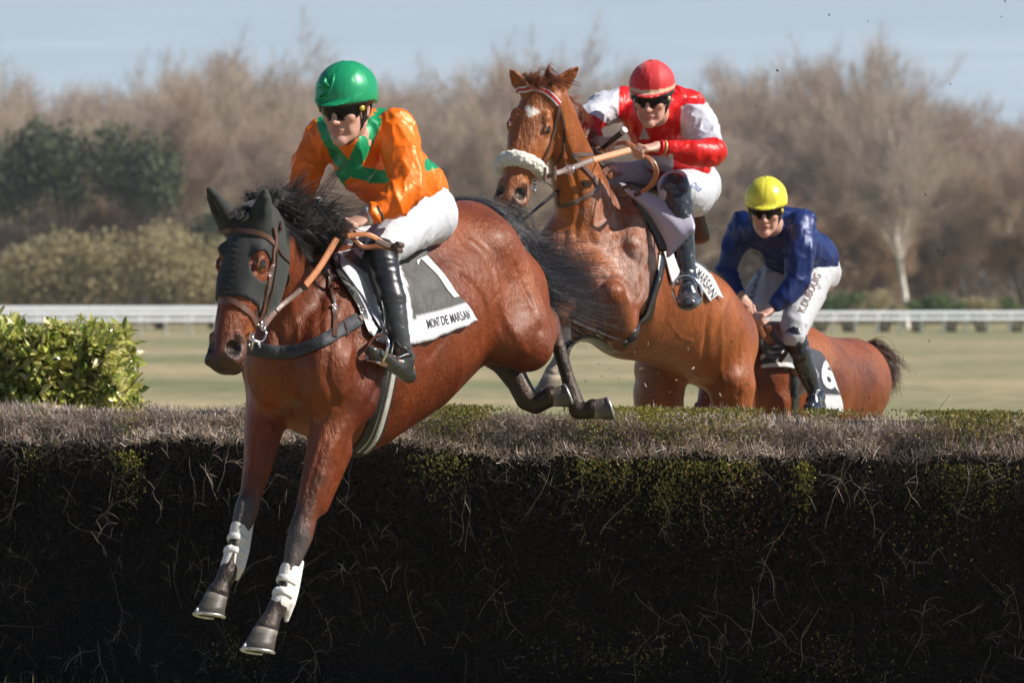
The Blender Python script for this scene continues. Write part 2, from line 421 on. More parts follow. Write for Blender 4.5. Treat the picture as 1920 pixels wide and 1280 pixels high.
rail('running_rail', 'second white rail further off, overlapping the first one at left behind the laurel', XY(-400, 197), 197, XY(660, 206), 206, 1.30, 2.2, .30, .92)

# ---- bare winter trees
m_bark = mat('bare_bark', rough=.85, attr=True, noise=(6, .3, (1, 1, .2), 4))
BK = [(.30, .235, .19), (.23, .18, .15), (.36, .29, .235), (.27, .20, .155)]
def bare_tree(seed, H=15., spread=1., bark=(.2, .15, .12), twig=(.3, .22, .17), lean=0., dens=1.):
    rs = random.Random(seed); segs = []; tw = []
    def grow(p, d, ln, r, lv):
        n = 4 if lv < 2 else 3; pts = [p]; dd = d
        for i in range(n):
            dd = nrm(dd+V(rs.gauss(0, .16), rs.gauss(0, .16), rs.gauss(.05, .07))); pts.append(pts[-1]+dd*ln/n)
        segs.append((pts, r, lv))
        if lv >= 4: return
        for i in range([9, 6, 5, 4][lv]):
            u = rs.uniform(.28 if lv == 0 else .2, 1.); k = u*n; j = min(int(k), n-1); q = pts[j]+(pts[j+1]-pts[j])*(k-j)
            ang = rs.uniform(0, 6.283); td = nrm(pts[j+1]-pts[j]); s1 = nrm(np.cross(td, V(math.cos(ang), math.sin(ang), .2)))
            tilt = rs.uniform(.45, .95)*spread; nd = nrm(td*math.cos(tilt)+s1*math.sin(tilt)+V(0, 0, .22))
            grow(q, nd, ln*rs.uniform(.46, .70)*(.75+.30*u if lv == 0 else 1), max(r*(1-.6*u)*.55, .012), lv+1)
        if lv > 0: grow(pts[-1], dd, ln*.6, r*.4, lv+1)
        else:
            for k_ in range(3): grow(pts[-1], nrm(dd+V(rs.gauss(0, .45), rs.gauss(0, .45), .2)), ln*.55, r*.4, 1)
    grow(V(0, 0, 0), nrm(V(lean, 0, 1)), H*.60, H*.016, 0)
    mb = MB(); tb = MB()
    for pts, r, lv in segs:
        if lv < 2: tube(mb, pts, np.linspace(r, r*.35, len(pts)), 6, col_=bark, cap=False, up=(1, .01, 0))
        else:
            p = np.array(pts); d = np.diff(p, axis=0); ln = np.linalg.norm(d, axis=1); v_, q_, _ = prisms(p[:-1], d/ln[:, None], ln, np.linspace(r, r*.5, len(ln)), 3, .7)
            tb.add(v_, q_, np.array(bark)*.4+np.array(twig)*.6 if lv < 3 else twig)
    # fine twigs
    tips = np.array([p for pts, r, lv in segs if lv >= 3 for p in pts[1:]])
    n = int(len(tips)*5*dens); c = tips[rng.integers(0, len(tips), n)]+rng.normal(0, .08, (n, 3)); rad = c-np.array((0, 0, H*.5)); rad /= np.linalg.norm(rad, axis=1)[:, None]
    v_, q_, _ = prisms(c, rdirs(n, (0, 0, .5), .7)*.7+rad*.5, rng.uniform(.4, 1.0, n), .009, 3, .4); tb.add(v_, q_, twig)
    return mb, tb
def make_tree(name, label, seed, group=None, **k):
    a, b_ = bare_tree(seed, **k); t_ = thing(name, label, 'tree', (0, 0, 0), group); a.build('trunk', m_bark, t_); b_.build('crown', m_bark, t_, smooth=False); return t_
def copy_tree(o, loc, rz, s, label=None, group=None):
    c = o.copy(); col.objects.link(c); c.location = loc; c.rotation_euler = (0, 0, rz); c.scale = (s[0], s[0], s[1])
    if label: c['label'] = label
    if group: c['group'] = group
    for ch in o.children:
        d = ch.copy(); col.objects.link(d); d.parent = c
    return c
GW = 'bare winter trees of the wood beyond the course'
KINDS = ['tall bare mauve-brown tree standing in the wood beyond the rail', 'broad bare grey-brown tree standing in the wood beyond the rail',
         'slender pale-twigged bare tree standing in the wood beyond the rail', 'short russet-twigged bare tree along the front of the wood']
protos = [make_tree('bare_tree', KINDS[0], 1, GW, H=15, dens=.6, bark=(.20, .145, .11), twig=(.44, .33, .25)), make_tree('bare_tree', KINDS[1], 2, GW, H=14, dens=.6, spread=1.15, bark=(.18, .14, .11), twig=(.38, .30, .22)),
          make_tree('bare_tree', KINDS[2], 3, GW, H=15, dens=.5, spread=.75, bark=(.38, .32, .27), twig=(.50, .40, .31)), make_tree('bare_tree', KINDS[3], 4, GW, H=9, spread=1.2, bark=(.20, .14, .10), twig=(.44, .31, .20), dens=1.3)]
rt = random.Random(11); used = [0]*4
def sky_line(px):      # height of the wood's top in the picture, by bearing
    xs = [0, 60, 150, 250, 300, 340, 400, 480, 540, 620, 700, 800, 900, 980, 1100, 1180, 1250, 1400, 1470, 1560, 1620, 1700, 1800, 1920]
    ys = [150, 145, 165, 195, 180, 125, 110, 120, 160, 180, 170, 155, 160, 125, 110, 130, 180, 185, 135, 120, 155, 175, 180, 205]
    return np.interp(px, xs, ys)
spots = []
for row, (y, n) in enumerate([(262, 26), (285, 27), (310, 28), (340, 30)]):
    for i in range(n):
        px = -70+2080*(i+.5)/n+rt.uniform(-28, 28); yy = y+rt.uniform(-9, 9); spots.append((px, yy, row))
LM = ['at the far left edge', 'above the left part of the laurel', 'above the middle of the laurel', 'above the right end of the laurel', 'between laurel and hooded horse', "above the hooded horse's ears", 'left of the green cap', 'just left of the rider in orange', 'behind the green cap', 'behind the rider in orange',
      'just right of the green cap', "above the hooded horse's croup", "left of the chestnut's head", "behind the chestnut's ears", "between the chestnut's ears and red cap", 'just left of the red cap', 'behind the red cap', 'just right of the red cap', 'between red cap and yellow cap', 'above the yellow cap', 'just right of the yellow cap',
      'right of the rider in blue', 'left of the pale birch', 'just right of the pale birch', 'near the right edge', 'at the far right edge']
seen_lab = set()
def place_label(kind, row, px, s=0):
    k = int(np.clip(round(px/75), 0, 25)); rk = ['front rank', 'second rank', 'third rank', 'rear rank', ''][row]
    for kk, ad in ((k, ''), (k, 'smaller '), (k, 'larger '), (max(k-1, 0), 'outermost '), (k, 'fainter ')):
        lab = f"{ad}{kind}, {rk}{', ' if rk else ''}{LM[kk]}"
        if lab not in seen_lab: break
    seen_lab.add(lab); return lab
KS = ['tall mauve-brown bare tree', 'broad grey-brown bare tree', 'slender pale bare tree', 'low russet bare tree']
for px, yy, row in spots:
    k = rt.choice([0, 0, 1, 2, 2]) ; k = 3 if row == 0 and rt.random() < .45 else k
    top = sky_line(px)+rt.uniform(-6, 50)+(40 if row == 0 else 0)
    if k == 3: top = rt.uniform(330, 430)
    h = CAMZ+(563-top)/F*yy; base = [15.2, 14.2, 15.2, 9.][k]; s = h/base*.86; s *= (.8 if row in (1, 2) and rt.random() < .5 else 1)
    o = protos[k]
    if used[k] == 0: o.location = (XY(px, yy), yy, 0); o.rotation_euler = (0, 0, rt.uniform(0, 6)); o.scale = (s, s, s); used[k] = 1; o['label'] = place_label(KS[k], row, px)
    else: copy_tree(o, (XY(px, yy), yy, 0), rt.uniform(0, 6.28), (s*rt.uniform(.95, 1.25), s), place_label(KS[k], row, px))
# undergrowth mass deep in the wood, closing the gaps between trunks
nb = 90000; px = rng.uniform(-120, 2040, nb); yy = rng.uniform(275, 350, nb); zt = CAMZ+(563-np.interp(px, [0, 300, 900, 1400, 1920], [300, 300, 270, 280, 330]))/F*yy
c = np.stack([(px-960)/F*yy, yy, rng.random(nb)**1.2*zt*.95], 1)
ne = 70000; px = np.where(rng.random(ne) < .5, rng.uniform(-1300, -110, ne), rng.uniform(2030, 3300, ne)); ye = rng.uniform(262, 340, ne); xe = (px-960)/F*ye     # the wood goes on either side
te = (14.5+2.5*vnoise(np.stack([xe, ye*.5, xe*0], 1), .16, 2)+2*vnoise(np.stack([xe, ye, xe*0], 1), .6, 3)); ce = np.stack([xe, ye, rng.random(ne)**.8*te], 1); c = np.vstack([c, ce]); nb += ne
v_, q_, cc = prisms(c, rdirs(nb, (0, 0, .8), .8), rng.uniform(.8, 2.2, nb), np.r_[np.full(nb-ne, .03), np.full(ne, .05)], 3, .3, pick(nb, [(.40, .31, .23), (.30, .23, .17), (.46, .36, .27)]))
o = put('underwood', v_, q_, mat('underwood', rough=.9, attr=True), cols=cc, smooth=False); tag(o, kind='stuff', label='brown tangle of thin undergrowth filling the wood between the trees', cat='undergrowth')
# pale birch at right, leaning
a, b_ = bare_tree(21, H=15, spread=.6, dens=.3, bark=(.75, .68, .60), twig=(.42, .34, .28), lean=-.16)
t_ = thing('birch_tree', 'pale-barked leaning birch with forked white limbs at the right front of the wood', 'tree', (XY(1700, 218), 218, 0)); 
for mb_, nm in ((a, 'trunk'), (b_, 'crown')):
    mb_.v = [x+WORLD[t_.name] for x in mb_.v]; mb_.build(nm, m_bark, t_)
# ---- leafy bushes: clumps of small leaves
def clump(mb, cen, rad, n, size, cols, dens=.35):
    p = rdirs(n)*(rng.random((n, 1))**dens); d = rdirs(n, (0, 0, .3)); lo = cen+p*rad
    v_, f_, cc = leaves(lo, d, rdirs(n), rng.uniform(.7, 1.3, n)*size, size*.4, pick(n, cols)); mb.add(v_, f_, cc)
m_leaf = mat('far_leaves', rough=.6, attr=True, trans=.3)
def bush(name, label, cat, px, y, ptop, wpx, cols, group=None, n=2600, size=.22, lobes=9, pbot=600, tall=False):
    x = XY(px, y); wd = wpx/F*y/2; z1 = CAMZ+(563-ptop)/F*y; z0 = max(0, CAMZ+(563-pbot)/F*y)
    t_ = thing(name, label, cat, (x, y, 0), group); mb = MB()
    for i in range(lobes):
        u = rt.uniform(-1, 1); zz = z0+(z1-z0)*rt.uniform(.25, .8)*(1-.35*abs(u)); r = (z1-z0)*rt.uniform(.2, .34)
        clump(mb, V(x+u*wd*.8, y+rt.uniform(-.5, .5)*wd, min(zz, z1-r*.9)), V(min(r*1.4, wd), r, r), n//lobes, size, cols)
    mb.build('crown', m_leaf, t_, smooth=False)
    mb = MB()
    for k in range(3): tube(mb, [V(x+k*.2-.2, y, 0), V(x+k*.4-.4, y, z1*.4), V(x+(k-1)*wd*.5, y, z1*.7)], [.12, .08, .03], 5, col_=(.12, .09, .07))
    mb.build('trunk', m_bark, t_)
    return t_
EG = [(.085, .11, .05), (.12, .14, .06), (.06, .08, .04)]
OL = [(.42, .35, .18), (.34, .30, .15), (.50, .40, .21)]
GR = [(.10, .17, .04), (.14, .20, .05), (.07, .12, .035)]
BR = [(.36, .26, .17), (.30, .22, .15), (.42, .31, .2)]
for px, top, wd, bot, lab in [(25, 235, 70, 420, 'dark evergreen at the far left edge of the wood'), (70, 212, 80, 380, 'dark green pine top rising at the left of the wood'), (128, 188, 110, 400, 'largest dark round evergreen crown at upper left'),
                      (292, 188, 95, 420, 'dark evergreen crown above the russet trees, right of the largest one'), (222, 220, 90, 380, 'olive-dark evergreen between the two highest evergreens'), (430, 350, 130, 520, 'shadowed evergreen bush low in the wood, behind the hooded horse')]:
    bush('evergreen_tree', lab, 'tree', px, 250, top, wd*.9, EG, n=1900, size=.36, lobes=12, pbot=bot)
for px, top, wd, lab in [(120, 425, 150, 'olive-brown bush behind the laurel at far left'), (205, 415, 130, 'tallest olive scrub bush left of the hooded horse'), (300, 405, 170, 'broad pale olive bush just left of the hooded horse'), (40, 450, 130, 'olive-brown bush at the left edge of the frame'),
                         (400, 440, 120, 'olive bush half hidden by the hooded horse')]:
    bush('olive_bush', lab, 'bush', px, 215, top, wd, OL, n=4200, size=.22, lobes=14, pbot=585)
for i, px in enumerate(list(range(1290, 1940, 62))):
    bush('green_bush', place_label('low green bush behind the rail', 4, px), 'bush', px+rt.uniform(-12, 12), 196, rt.uniform(538, 558), rt.uniform(80, 120), GR if i % 3 else OL, group='green bushes behind the rail', n=1500, size=.13, lobes=8, pbot=598)
for i, px in enumerate([-20, 60, 500, 560, 850, 905, 960, 1040, 1330, 1400, 1480]):
    bush('brown_bush', place_label('low brown bush below the wood', 4, px), 'bush', px+rt.uniform(-12, 12), 222, rt.uniform(440, 510), rt.uniform(110, 180), BR, group='brown bushes at the foot of the wood', n=2600, size=.2, lobes=10, pbot=598)

# ================================================================ brush hedge
HY0, HY1, HZ = 15.30, 16.75, 1.27; SLOPE = -.36     # the hedge runs nearer the photographer at right
def sk(v): v = np.array(v, float); v[:, 1] += SLOPE*v[:, 0]; return v
hedge = thing('brush_hedge', 'wide dark brush hedge jump with dry brown twigs on top', 'hedge', (0, 16, 0))
gxn = 120; prof = [(HY0+.05, -.02), (HY0+.05, .3), (HY0+.06, .7), (HY0+.08, 1.02), (HY0+.15, 1.14), (HY0+.30, 1.21), (HY0+.6, 1.24), (HY0+.9, 1.25), (HY1-.2, 1.23), (HY1-.05, 1.12), (HY1, .7), (HY1, -.02)]
vv = []; X0, X1 = -3.6, 3.6
for i in range(gxn+1):
    x = X0+(X1-X0)*i/gxn
    for j, (y, z) in enumerate(prof): vv.append((x, y, z))
vv = np.array(vv, float); nz_ = vnoise(vv, 3.)*.03; vv[:, 1] += nz_; vv[:, 2] += np.where(vv[:, 2] > .9, vnoise(vv*V(1, .4, .2), 1.3, 3)*.035, 0)
k = len(prof); q = np.array([[i*k+j, i*k+k+j, i*k+k+j+1, i*k+j+1] for i in range(gxn) for j in range(k-1)])
m_core = mat('hedge_core', (.006, .0045, .003), .95, noise=(12, .6, None, 6), bump=[(60, .8, .03, None)])  # near-black colour carries the shade inside the hedge
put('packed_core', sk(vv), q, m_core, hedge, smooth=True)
m_twig = mat('dry_twigs', rough=.85, attr=True, trans=.12)
def hz(x, y): return 1.25+vnoise(np.stack([x, y*.4, x*0], 1), 1.3, 3)*.035
# top brush: fine, dense, upright-ish
nt_ = 100000; x = rng.uniform(X0, X1, nt_); y = HY0+.04+(HY1-HY0-.06)*rng.random(nt_)**1.15; e_ = np.clip((y-HY0)/.32, 0, 1)
z = hz(x, y)-.11*(1-e_)**2-.02+.035*vnoise(np.stack([x, y, x*0], 1), 7, 33); c = np.stack([x, y, z-rng.random(nt_)*.04], 1)
TW = [(.68, .56, .48), (.54, .43, .35), (.78, .69, .61), (.30, .21, .14), (.52, .37, .26)]
cl = pick(nt_, TW, [.3, .25, .2, .15, .1], .25)
gx_ = vnoise(np.stack([x, y*.6, x*0], 1), 1.6, 9)+.5*vnoise(np.stack([x, y, x*0], 1), 6, 5); cl *= (1+.45*vnoise(np.stack([x, y, x*0], 1), 5, 31)+.25*vnoise(np.stack([x, y, x*0], 1), 16, 32))[:, None]; gm = (gx_ > .42) & (rng.random(nt_) < .75)
cl[gm] = pick(int(gm.sum()), [(.20, .18, .05), (.30, .23, .08), (.14, .14, .045)], None, .3)
v1, q1, c1 = prisms(c, rdirs(nt_, (0, -.25, .7), .8), rng.uniform(.02, .06, nt_), rng.uniform(.0012, .0022, nt_), 3, .5, cl)
put('top_brush', sk(v1), q1, m_twig, hedge, c1, smooth=False)
# front shoulder brush, leaning outwards, thinning downwards
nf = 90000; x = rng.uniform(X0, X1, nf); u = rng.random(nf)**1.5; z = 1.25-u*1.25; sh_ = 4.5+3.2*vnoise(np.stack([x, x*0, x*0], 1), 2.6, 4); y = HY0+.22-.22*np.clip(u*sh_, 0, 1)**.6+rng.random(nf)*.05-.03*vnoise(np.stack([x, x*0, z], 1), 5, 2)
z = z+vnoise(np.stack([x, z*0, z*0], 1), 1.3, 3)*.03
cl = pick(nf, [(.034, .024, .016), (.020, .014, .010), (.075, .055, .042), (.010, .008, .006)], None, .4); wt = np.exp(-u*13*(1.1+.85*vnoise(np.stack([x, x*0, x*0], 1), 2.2, 8)+.5*vnoise(np.stack([x, x*0, z*2], 1), 7, 8)))[:, None]; wt = np.clip(wt, 0, 1); cl = cl*(1-wt)+pick(nf, TW, None, .35)*wt*.85  # shade of the face painted into the twigs, fading from sunlit top tones
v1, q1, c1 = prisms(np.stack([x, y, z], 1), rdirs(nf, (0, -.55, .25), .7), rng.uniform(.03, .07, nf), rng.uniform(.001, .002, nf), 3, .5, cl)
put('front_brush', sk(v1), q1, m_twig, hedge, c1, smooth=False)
# long stray twigs on the face
mb = MB()
for i in range(330):
    p = V(rt.uniform(X0, X1), HY0-rt.uniform(0, .03), rt.uniform(.02, 1.12)); d = nrm(V(rt.gauss(0, .5), -.12, rt.choice([-1, 1, 1])*.8)); ln = rt.uniform(.08, .34); pts = [p]
    for k in range(7): d = nrm(d+V(rt.gauss(0, .22), rt.gauss(0, .10), rt.gauss(0, .22))); pts.append(pts[-1]+d*ln/7)
    pts = np.array(pts); pts[:, 1] = np.clip(pts[:, 1], HY0-.11, HY0+.03)
    g_ = rt.uniform(.5, 1.5); tube(mb, pts, np.linspace(.0017, .0007, 8), 4, col_=(.13*g_**3, .11*g_**3, .085*g_**3), cap=False)
    for k in range(rt.randint(1, 4)):
        j = rt.randint(1, 6); dd = nrm(V(rt.gauss(0, 1), -.2, rt.gauss(0, 1))); tube(mb, [pts[j], pts[j]+dd*.03, pts[j]+dd*.06+V(0, 0, -.01)], [.0013, .001, .0005], 3, col_=(.34*g_, .28*g_, .22*g_), cap=False)
mb.v = [sk(x) for x in mb.v]; mb.build('stray_twigs', m_twig, hedge)
# green and yellow sprigs still growing in the hedge
mb = MB()
def PX(px): a = (px-960)/F; return a*HY0/(1-a*SLOPE)
def PZ(py, px): return CAMZ-(py-563)/F*(HY0+SLOPE*PX(px))
sprigs = [(235, 810, 40, 85, 460, 0), (825, 830, 60, 110, 420, 0), (1120, 850, 60, 110, 380, 0), (1290, 860, 90, 120, 520, 0), (1400, 790, 40, 60, 300, 0), (1820, 850, 70, 110, 420, 0), (1560, 770, 60, 30, 200, 0), (60, 840, 40, 60, 120, 0), (245, 880, 40, 90, 120, 1), (830, 800, 75, 60, 900, 0), (880, 775, 60, 25, 400, 0), (1110, 800, 45, 70, 420, 0), (1160, 790, 40, 120, 260, 1), (1300, 810, 110, 80, 1100, 0), (1225, 775, 30, 40, 300, 1),
          (1380, 850, 60, 60, 300, 0), (1245, 935, 25, 40, 70, 1), (1508, 900, 20, 60, 160, 1), (1390, 960, 110, 90, 120, 2), (1850, 790, 110, 50, 1500, 0), (1790, 860, 80, 90, 260, 0), (1850, 900, 60, 60, 120, 0), (1200, 890, 180, 130, 260, 0),
          (460, 790, 25, 30, 120, 0), (1150, 1230, 160, 40, 120, 0), (1560, 1240, 180, 60, 140, 0), (450, 1225, 60, 40, 60, 0), (1700, 1020, 200, 160, 150, 0), (930, 1060, 60, 90, 50, 0)]
SG = [[(.15, .165, .03), (.27, .24, .05), (.09, .11, .022), (.42, .31, .09)], [(.38, .32, .05), (.28, .26, .04), (.2, .2, .04)], [(.30, .09, .04), (.34, .2, .08)]]
for px, py, wx, wy, n, kk in sprigs:
    n = int(n*2.2); xx = PX(px)+rng.normal(0, wx/F*HY0*.5, n); zz = PZ(py, px)+rng.normal(0, wy/F*HY0*.5, n); zz = np.minimum(zz, 1.31)
    yy = np.where(zz > 1.1, HY0+.03+rng.random(n)*.5, HY0-.02+rng.random(n)*.06)
    v_, f_, cc = leaves(np.stack([xx, yy, zz], 1), rdirs(n, (0, -.3, .6), .6), rdirs(n, (0, -1, .3)), rng.uniform(.010, .022, n), .0032, pick(n, SG[kk], None, .3)); mb.add(v_, f_, cc)
mb.v = [sk(x) for x in mb.v]; mb.build('green_sprigs', mat('sprig_leaves', rough=.5, attr=True, trans=.25), hedge, smooth=False)

# ================================================================ laurel bush at left, behind the hedge
ly = 18.4; lx0, lx1 = XY(-140, ly), XY(224, ly); lz1 = CAMZ+(563-612)/F*ly
lau = thing('laurel_bush', 'clipped glossy yellow-green laurel bush at left behind the hedge', 'bush', ((lx0+lx1)/2, ly, 0))
n = 11000; f = rng.random(n); x = rng.uniform(lx0, lx1, n); y = ly-.35+rng.random(n)*1.1; z = rng.uniform(.5, lz1, n)
k = f < .58; y[k] = ly-.38+rng.random(k.sum())*.16; k2 = (f >= .58) & (f < .8); z[k2] = lz1-rng.random(k2.sum())*.12; k3 = f >= .8; x[k3] = lx1-rng.random(k3.sum())**1.5*.2
p = np.stack([x, y, z], 1); sl = .06*(x-lx0)/(lx1-lx0); p[:, 2] -= sl*(z/lz1); p[:, 1] += vnoise(p, 4)*.10; p[:, 2] += vnoise(p, 4.5, 2)*.09*(p[:, 2] > .9); p[:, 0] += vnoise(p, 5, 5)*.08
d = rdirs(n, (.15, -.5, .5), .65); cl = pick(n, [(.46, .48, .11), (.62, .58, .18), (.24, .30, .05), (.74, .66, .30), (.10, .14, .03)], [.3, .25, .2, .13, .12], .25)
v_, f_, cc = leaves(p, d, rdirs(n, (0, -.4, 1), .5), rng.uniform(.045, .10, n), rng.uniform(.012, .023, n), cl, .3, .2)
m_lau = mat('laurel_leaves', rough=.22, attr=True, trans=.3, spec=.7); put('leaves', v_, f_, m_lau, lau, cc, smooth=False)
n = 1500; p = np.stack([rng.uniform(lx0, lx1-.05, n), ly-.25+rng.random(n)*.8, rng.uniform(0, lz1-.42, n)], 1)
v_, q_, cc = prisms(p, rdirs(n, (0, -.1, 1), .4), rng.uniform(.15, .35, n), .004, 4, .6, pick(n, [(.3, .22, .13), (.4, .24, .14), (.2, .14, .08)]))
put('stems', v_, q_, m_twig, lau, cc, smooth=False)
mb = MB(); box(mb, V((lx0+lx1-.15)/2, ly+.25, lz1/2-.09), V((lx1-lx0-.15)/2-.06, .28, lz1/2-.09), col_=(.02, .03, .01)); mb.build('inner_shade_foliage', mat('laurel_inside', (.02, .03, .01), .9, noise=(20, .5, None, 4)), lau, smooth=False)  # plain dark box stands in for the shade between the inner leaves
# ================================================================ living things: shared pieces
def strands(mb, pts, r, cols, n=3, tip=.25):
    """pts (N,M,3) -> thin tubes"""
    N_, M, _ = pts.shape; tan = np.gradient(pts, axis=1); tan /= np.linalg.norm(tan, axis=2)[..., None]+1e-9
    ref = rng.normal(size=(N_, 1, 3)); a = np.cross(tan, ref); a /= np.linalg.norm(a, axis=2)[..., None]+1e-9; b = np.cross(tan, a)
    rr = (np.broadcast_to(r, (N_,))[:, None]*np.linspace(1, tip, M)[None])[..., None]
    v = np.stack([pts+rr*(a*math.cos(2*math.pi*k/n)+b*math.sin(2*math.pi*k/n)) for k in range(n)], 2).reshape(-1, 3)
    i = (np.arange(N_)[:, None, None]*M+np.arange(M-1)[None, :, None])*n; k = np.arange(n)[None, None]; k2 = (k+1) % n
    q = np.stack([i+k, i+k2, i+n+k2, i+n+k], -1).reshape(-1, 4)
    mb.add(v, q, np.repeat(cols, M*n, 0))
def hair(mb, guides, N_, r, cols, spread=.02, wild=.03, M=14, jit=None, seedn=0, clump=30):
    """strands interpolated between guide polylines (each a list of points, root first)"""
    G = np.array([catmull(g, M) for g in guides]); ng = len(G)
    nc = max(N_//clump, 4); cu = rng.random(nc)*(ng-1); co = rng.normal(0, 1, (nc, 1, 3)); ci = rng.integers(0, nc, N_)
    u = np.clip(cu[ci]+rng.normal(0, .07, N_), 0, ng-1.001); i = np.minimum(u.astype(int), ng-2); f = (u-i)[:, None, None]
    p = G[i]*(1-f)+G[i+1]*f; t = np.linspace(0, 1, M)[None, :, None]
    p = p+(co[ci]+.35*rng.normal(0, 1, (N_, 1, 3)))*spread*(.25+t)
    wob = np.stack([vnoise(np.stack([u*3+seedn, t[0, :, 0][None]*2.5+u[:, None]*0+np.zeros((N_, 1)), np.full((N_, M), a*9.)+rng.random((N_, 1))*.8], -1) if False else
                    np.stack([np.broadcast_to((u*2.2)[:, None], (N_, M)), np.broadcast_to(t[0, :, 0][None]*2.2, (N_, M)), np.full((N_, M), a*9.+seedn)+(ci[:, None]*.37 % 9)+rng.random((N_, 1))*.30], -1), 1.) for a in range(3)], -1)
    p = p+wob*wild*t**1.3
    ln = rng.uniform(.6, 1., (N_, 1, 1)); L_ = p[:, :1]+(p-p[:, :1])*ln if jit is None else p
    strands(mb, L_, rng.uniform(.6, 1.2, N_)*r, pick(N_, cols, None, .3))
class Frm:
    """local frame: pt(a,b,c) = o + s*(a*A + b*B + c*C)"""
    def __init__(s, o, A, B, sc_=1.):
        s.o = np.asarray(o, float); s.A = nrm(A); B = np.asarray(B, float); s.B = nrm(B-s.A*(B@s.A)); s.C = np.cross(s.A, s.B); s.s = sc_
    def __call__(s, a, b, c): return s.o+s.s*(a*s.A+b*s.B+c*s.C)
    @property
    def M(s): return np.stack([s.A, s.B, s.C])
    def loc(s, v):
        d = (v-s.o)/s.s; return np.stack([d@s.A, d@s.B, d@s.C], -1)
def horse_head(S, fr, base, dark, nostril=(.02, .012, .01)):
    """fr: A poll->muzzle, B forehead outwards, C sideways. canonical head .6 long"""
    p = fr; s = fr.s; up = fr.B; M = fr.M
    S.chain([(p(.0, -.085, 0), .075*s, .08*s), (p(.16, -.08, 0), .098*s, .082*s), (p(.23, -.08, 0), .096*s, .08*s), (p(.34, -.07, 0), .074*s, .068*s), (p(.46, -.062, 0), .062*s, .060*s), (p(.535, -.066, 0), .064*s, .060*s)], .02, up, base)
    S.chain([(p(.14, -.19, 0), .080*s, .085*s), (p(.24, -.19, 0), .078*s, .085*s), (p(.34, -.15, 0), .055*s, .058*s), (p(.46, -.118, 0), .042*s, .040*s)], .035, up, base)
    for q in (-1, 1):
        S.ell(p(.175, -.175, .045*q), (.115*s, .095*s, .036*s), M, .03, base)          # cheek disc
        S.ell(p(.138, -.028, .076*q), (.030*s, .020*s, .020*s), M, .025, base)           # brow
        S.chain([(p(.22, -.085, .082*q), .012*s), (p(.36, -.088, .056*q), .009*s)], .022, up, base)   # facial crest
        S.ell(p(.188, -.034, .106*q), (.026*s, .020*s, .020*s), M, .014, base, 's')    # socket
        S.chain([(p(.163, -.040, .094*q), .008*s), (p(.176, -.020, .090*q), .0075*s), (p(.203, -.020, .086*q), .007*s)], .008, up, [x*.5 for x in base])
        S.chain([(p(.170, -.056, .098*q), .006*s), (p(.192, -.060, .098*q), .006*s), (p(.210, -.042, .092*q), .006*s)], .008, up, [x*.6 for x in base])
        S.ell(p(.535, -.040, .050*q), (.042*s, .036*s, .026*s), M, .02, dark)             # nostril wing
        S.ell(p(.525, -.010, .062*q), (.040*s, .034*s, .022*s), M, .014, (.12, .09, .085), 's'); S.ell(p(.522, -.016, .050*q), (.028*s, .026*s, .026*s), M, .006, nostril, 's')
        S.chain([(p(.47, -.03, .058*q), .010*s), (p(.49, -.06, .070*q), .011*s), (p(.54, -.07, .070*q), .011*s), (p(.572, -.04, .060*q), .010*s)], .016, up, dark)
        S.chain([(p(.20, -.05, .06*q), .02*s), (p(.3, -.03, .042*q), .018*s)], .03, up, base)
    S.ell(p(.570, -.072, 0), (.034*s, .052*s, .058*s), M, .025, dark)                  # upper lip
    S.ell(p(.555, -.125, 0), (.034*s, .030*s, .044*s), M, .02, dark)                  # chin
    S.chain([(p(.60, -.115, 0), .05*s, .004*s), (p(.50, -.108, 0), .055*s, .004*s)], .008, up, dark, 's')   # mouth line
    return S
def horse_ear(S, base_, tip, facing, w_=.034, c=None, inner=(.06, .02, .01), k=.02):
    base_, tip = np.asarray(base_, float), np.asarray(tip, float); ax = tip-base_; Ln = np.linalg.norm(ax); m = base_+ax*.42
    S.chain([(base_, w_*.75, w_*.7), (m, w_, w_*.6), (base_+ax*.78, w_*.6, w_*.4), (tip, .006, .006)], k, facing, c)
    f = nrm(facing)
    S.chain([(base_+ax*.18+f*w_*.75, w_*.5, w_*.5), (m+f*w_*.65, w_*.68, w_*.5), (base_+ax*.82+f*w_*.35, w_*.28, w_*.25)], .006, facing, inner, 's')
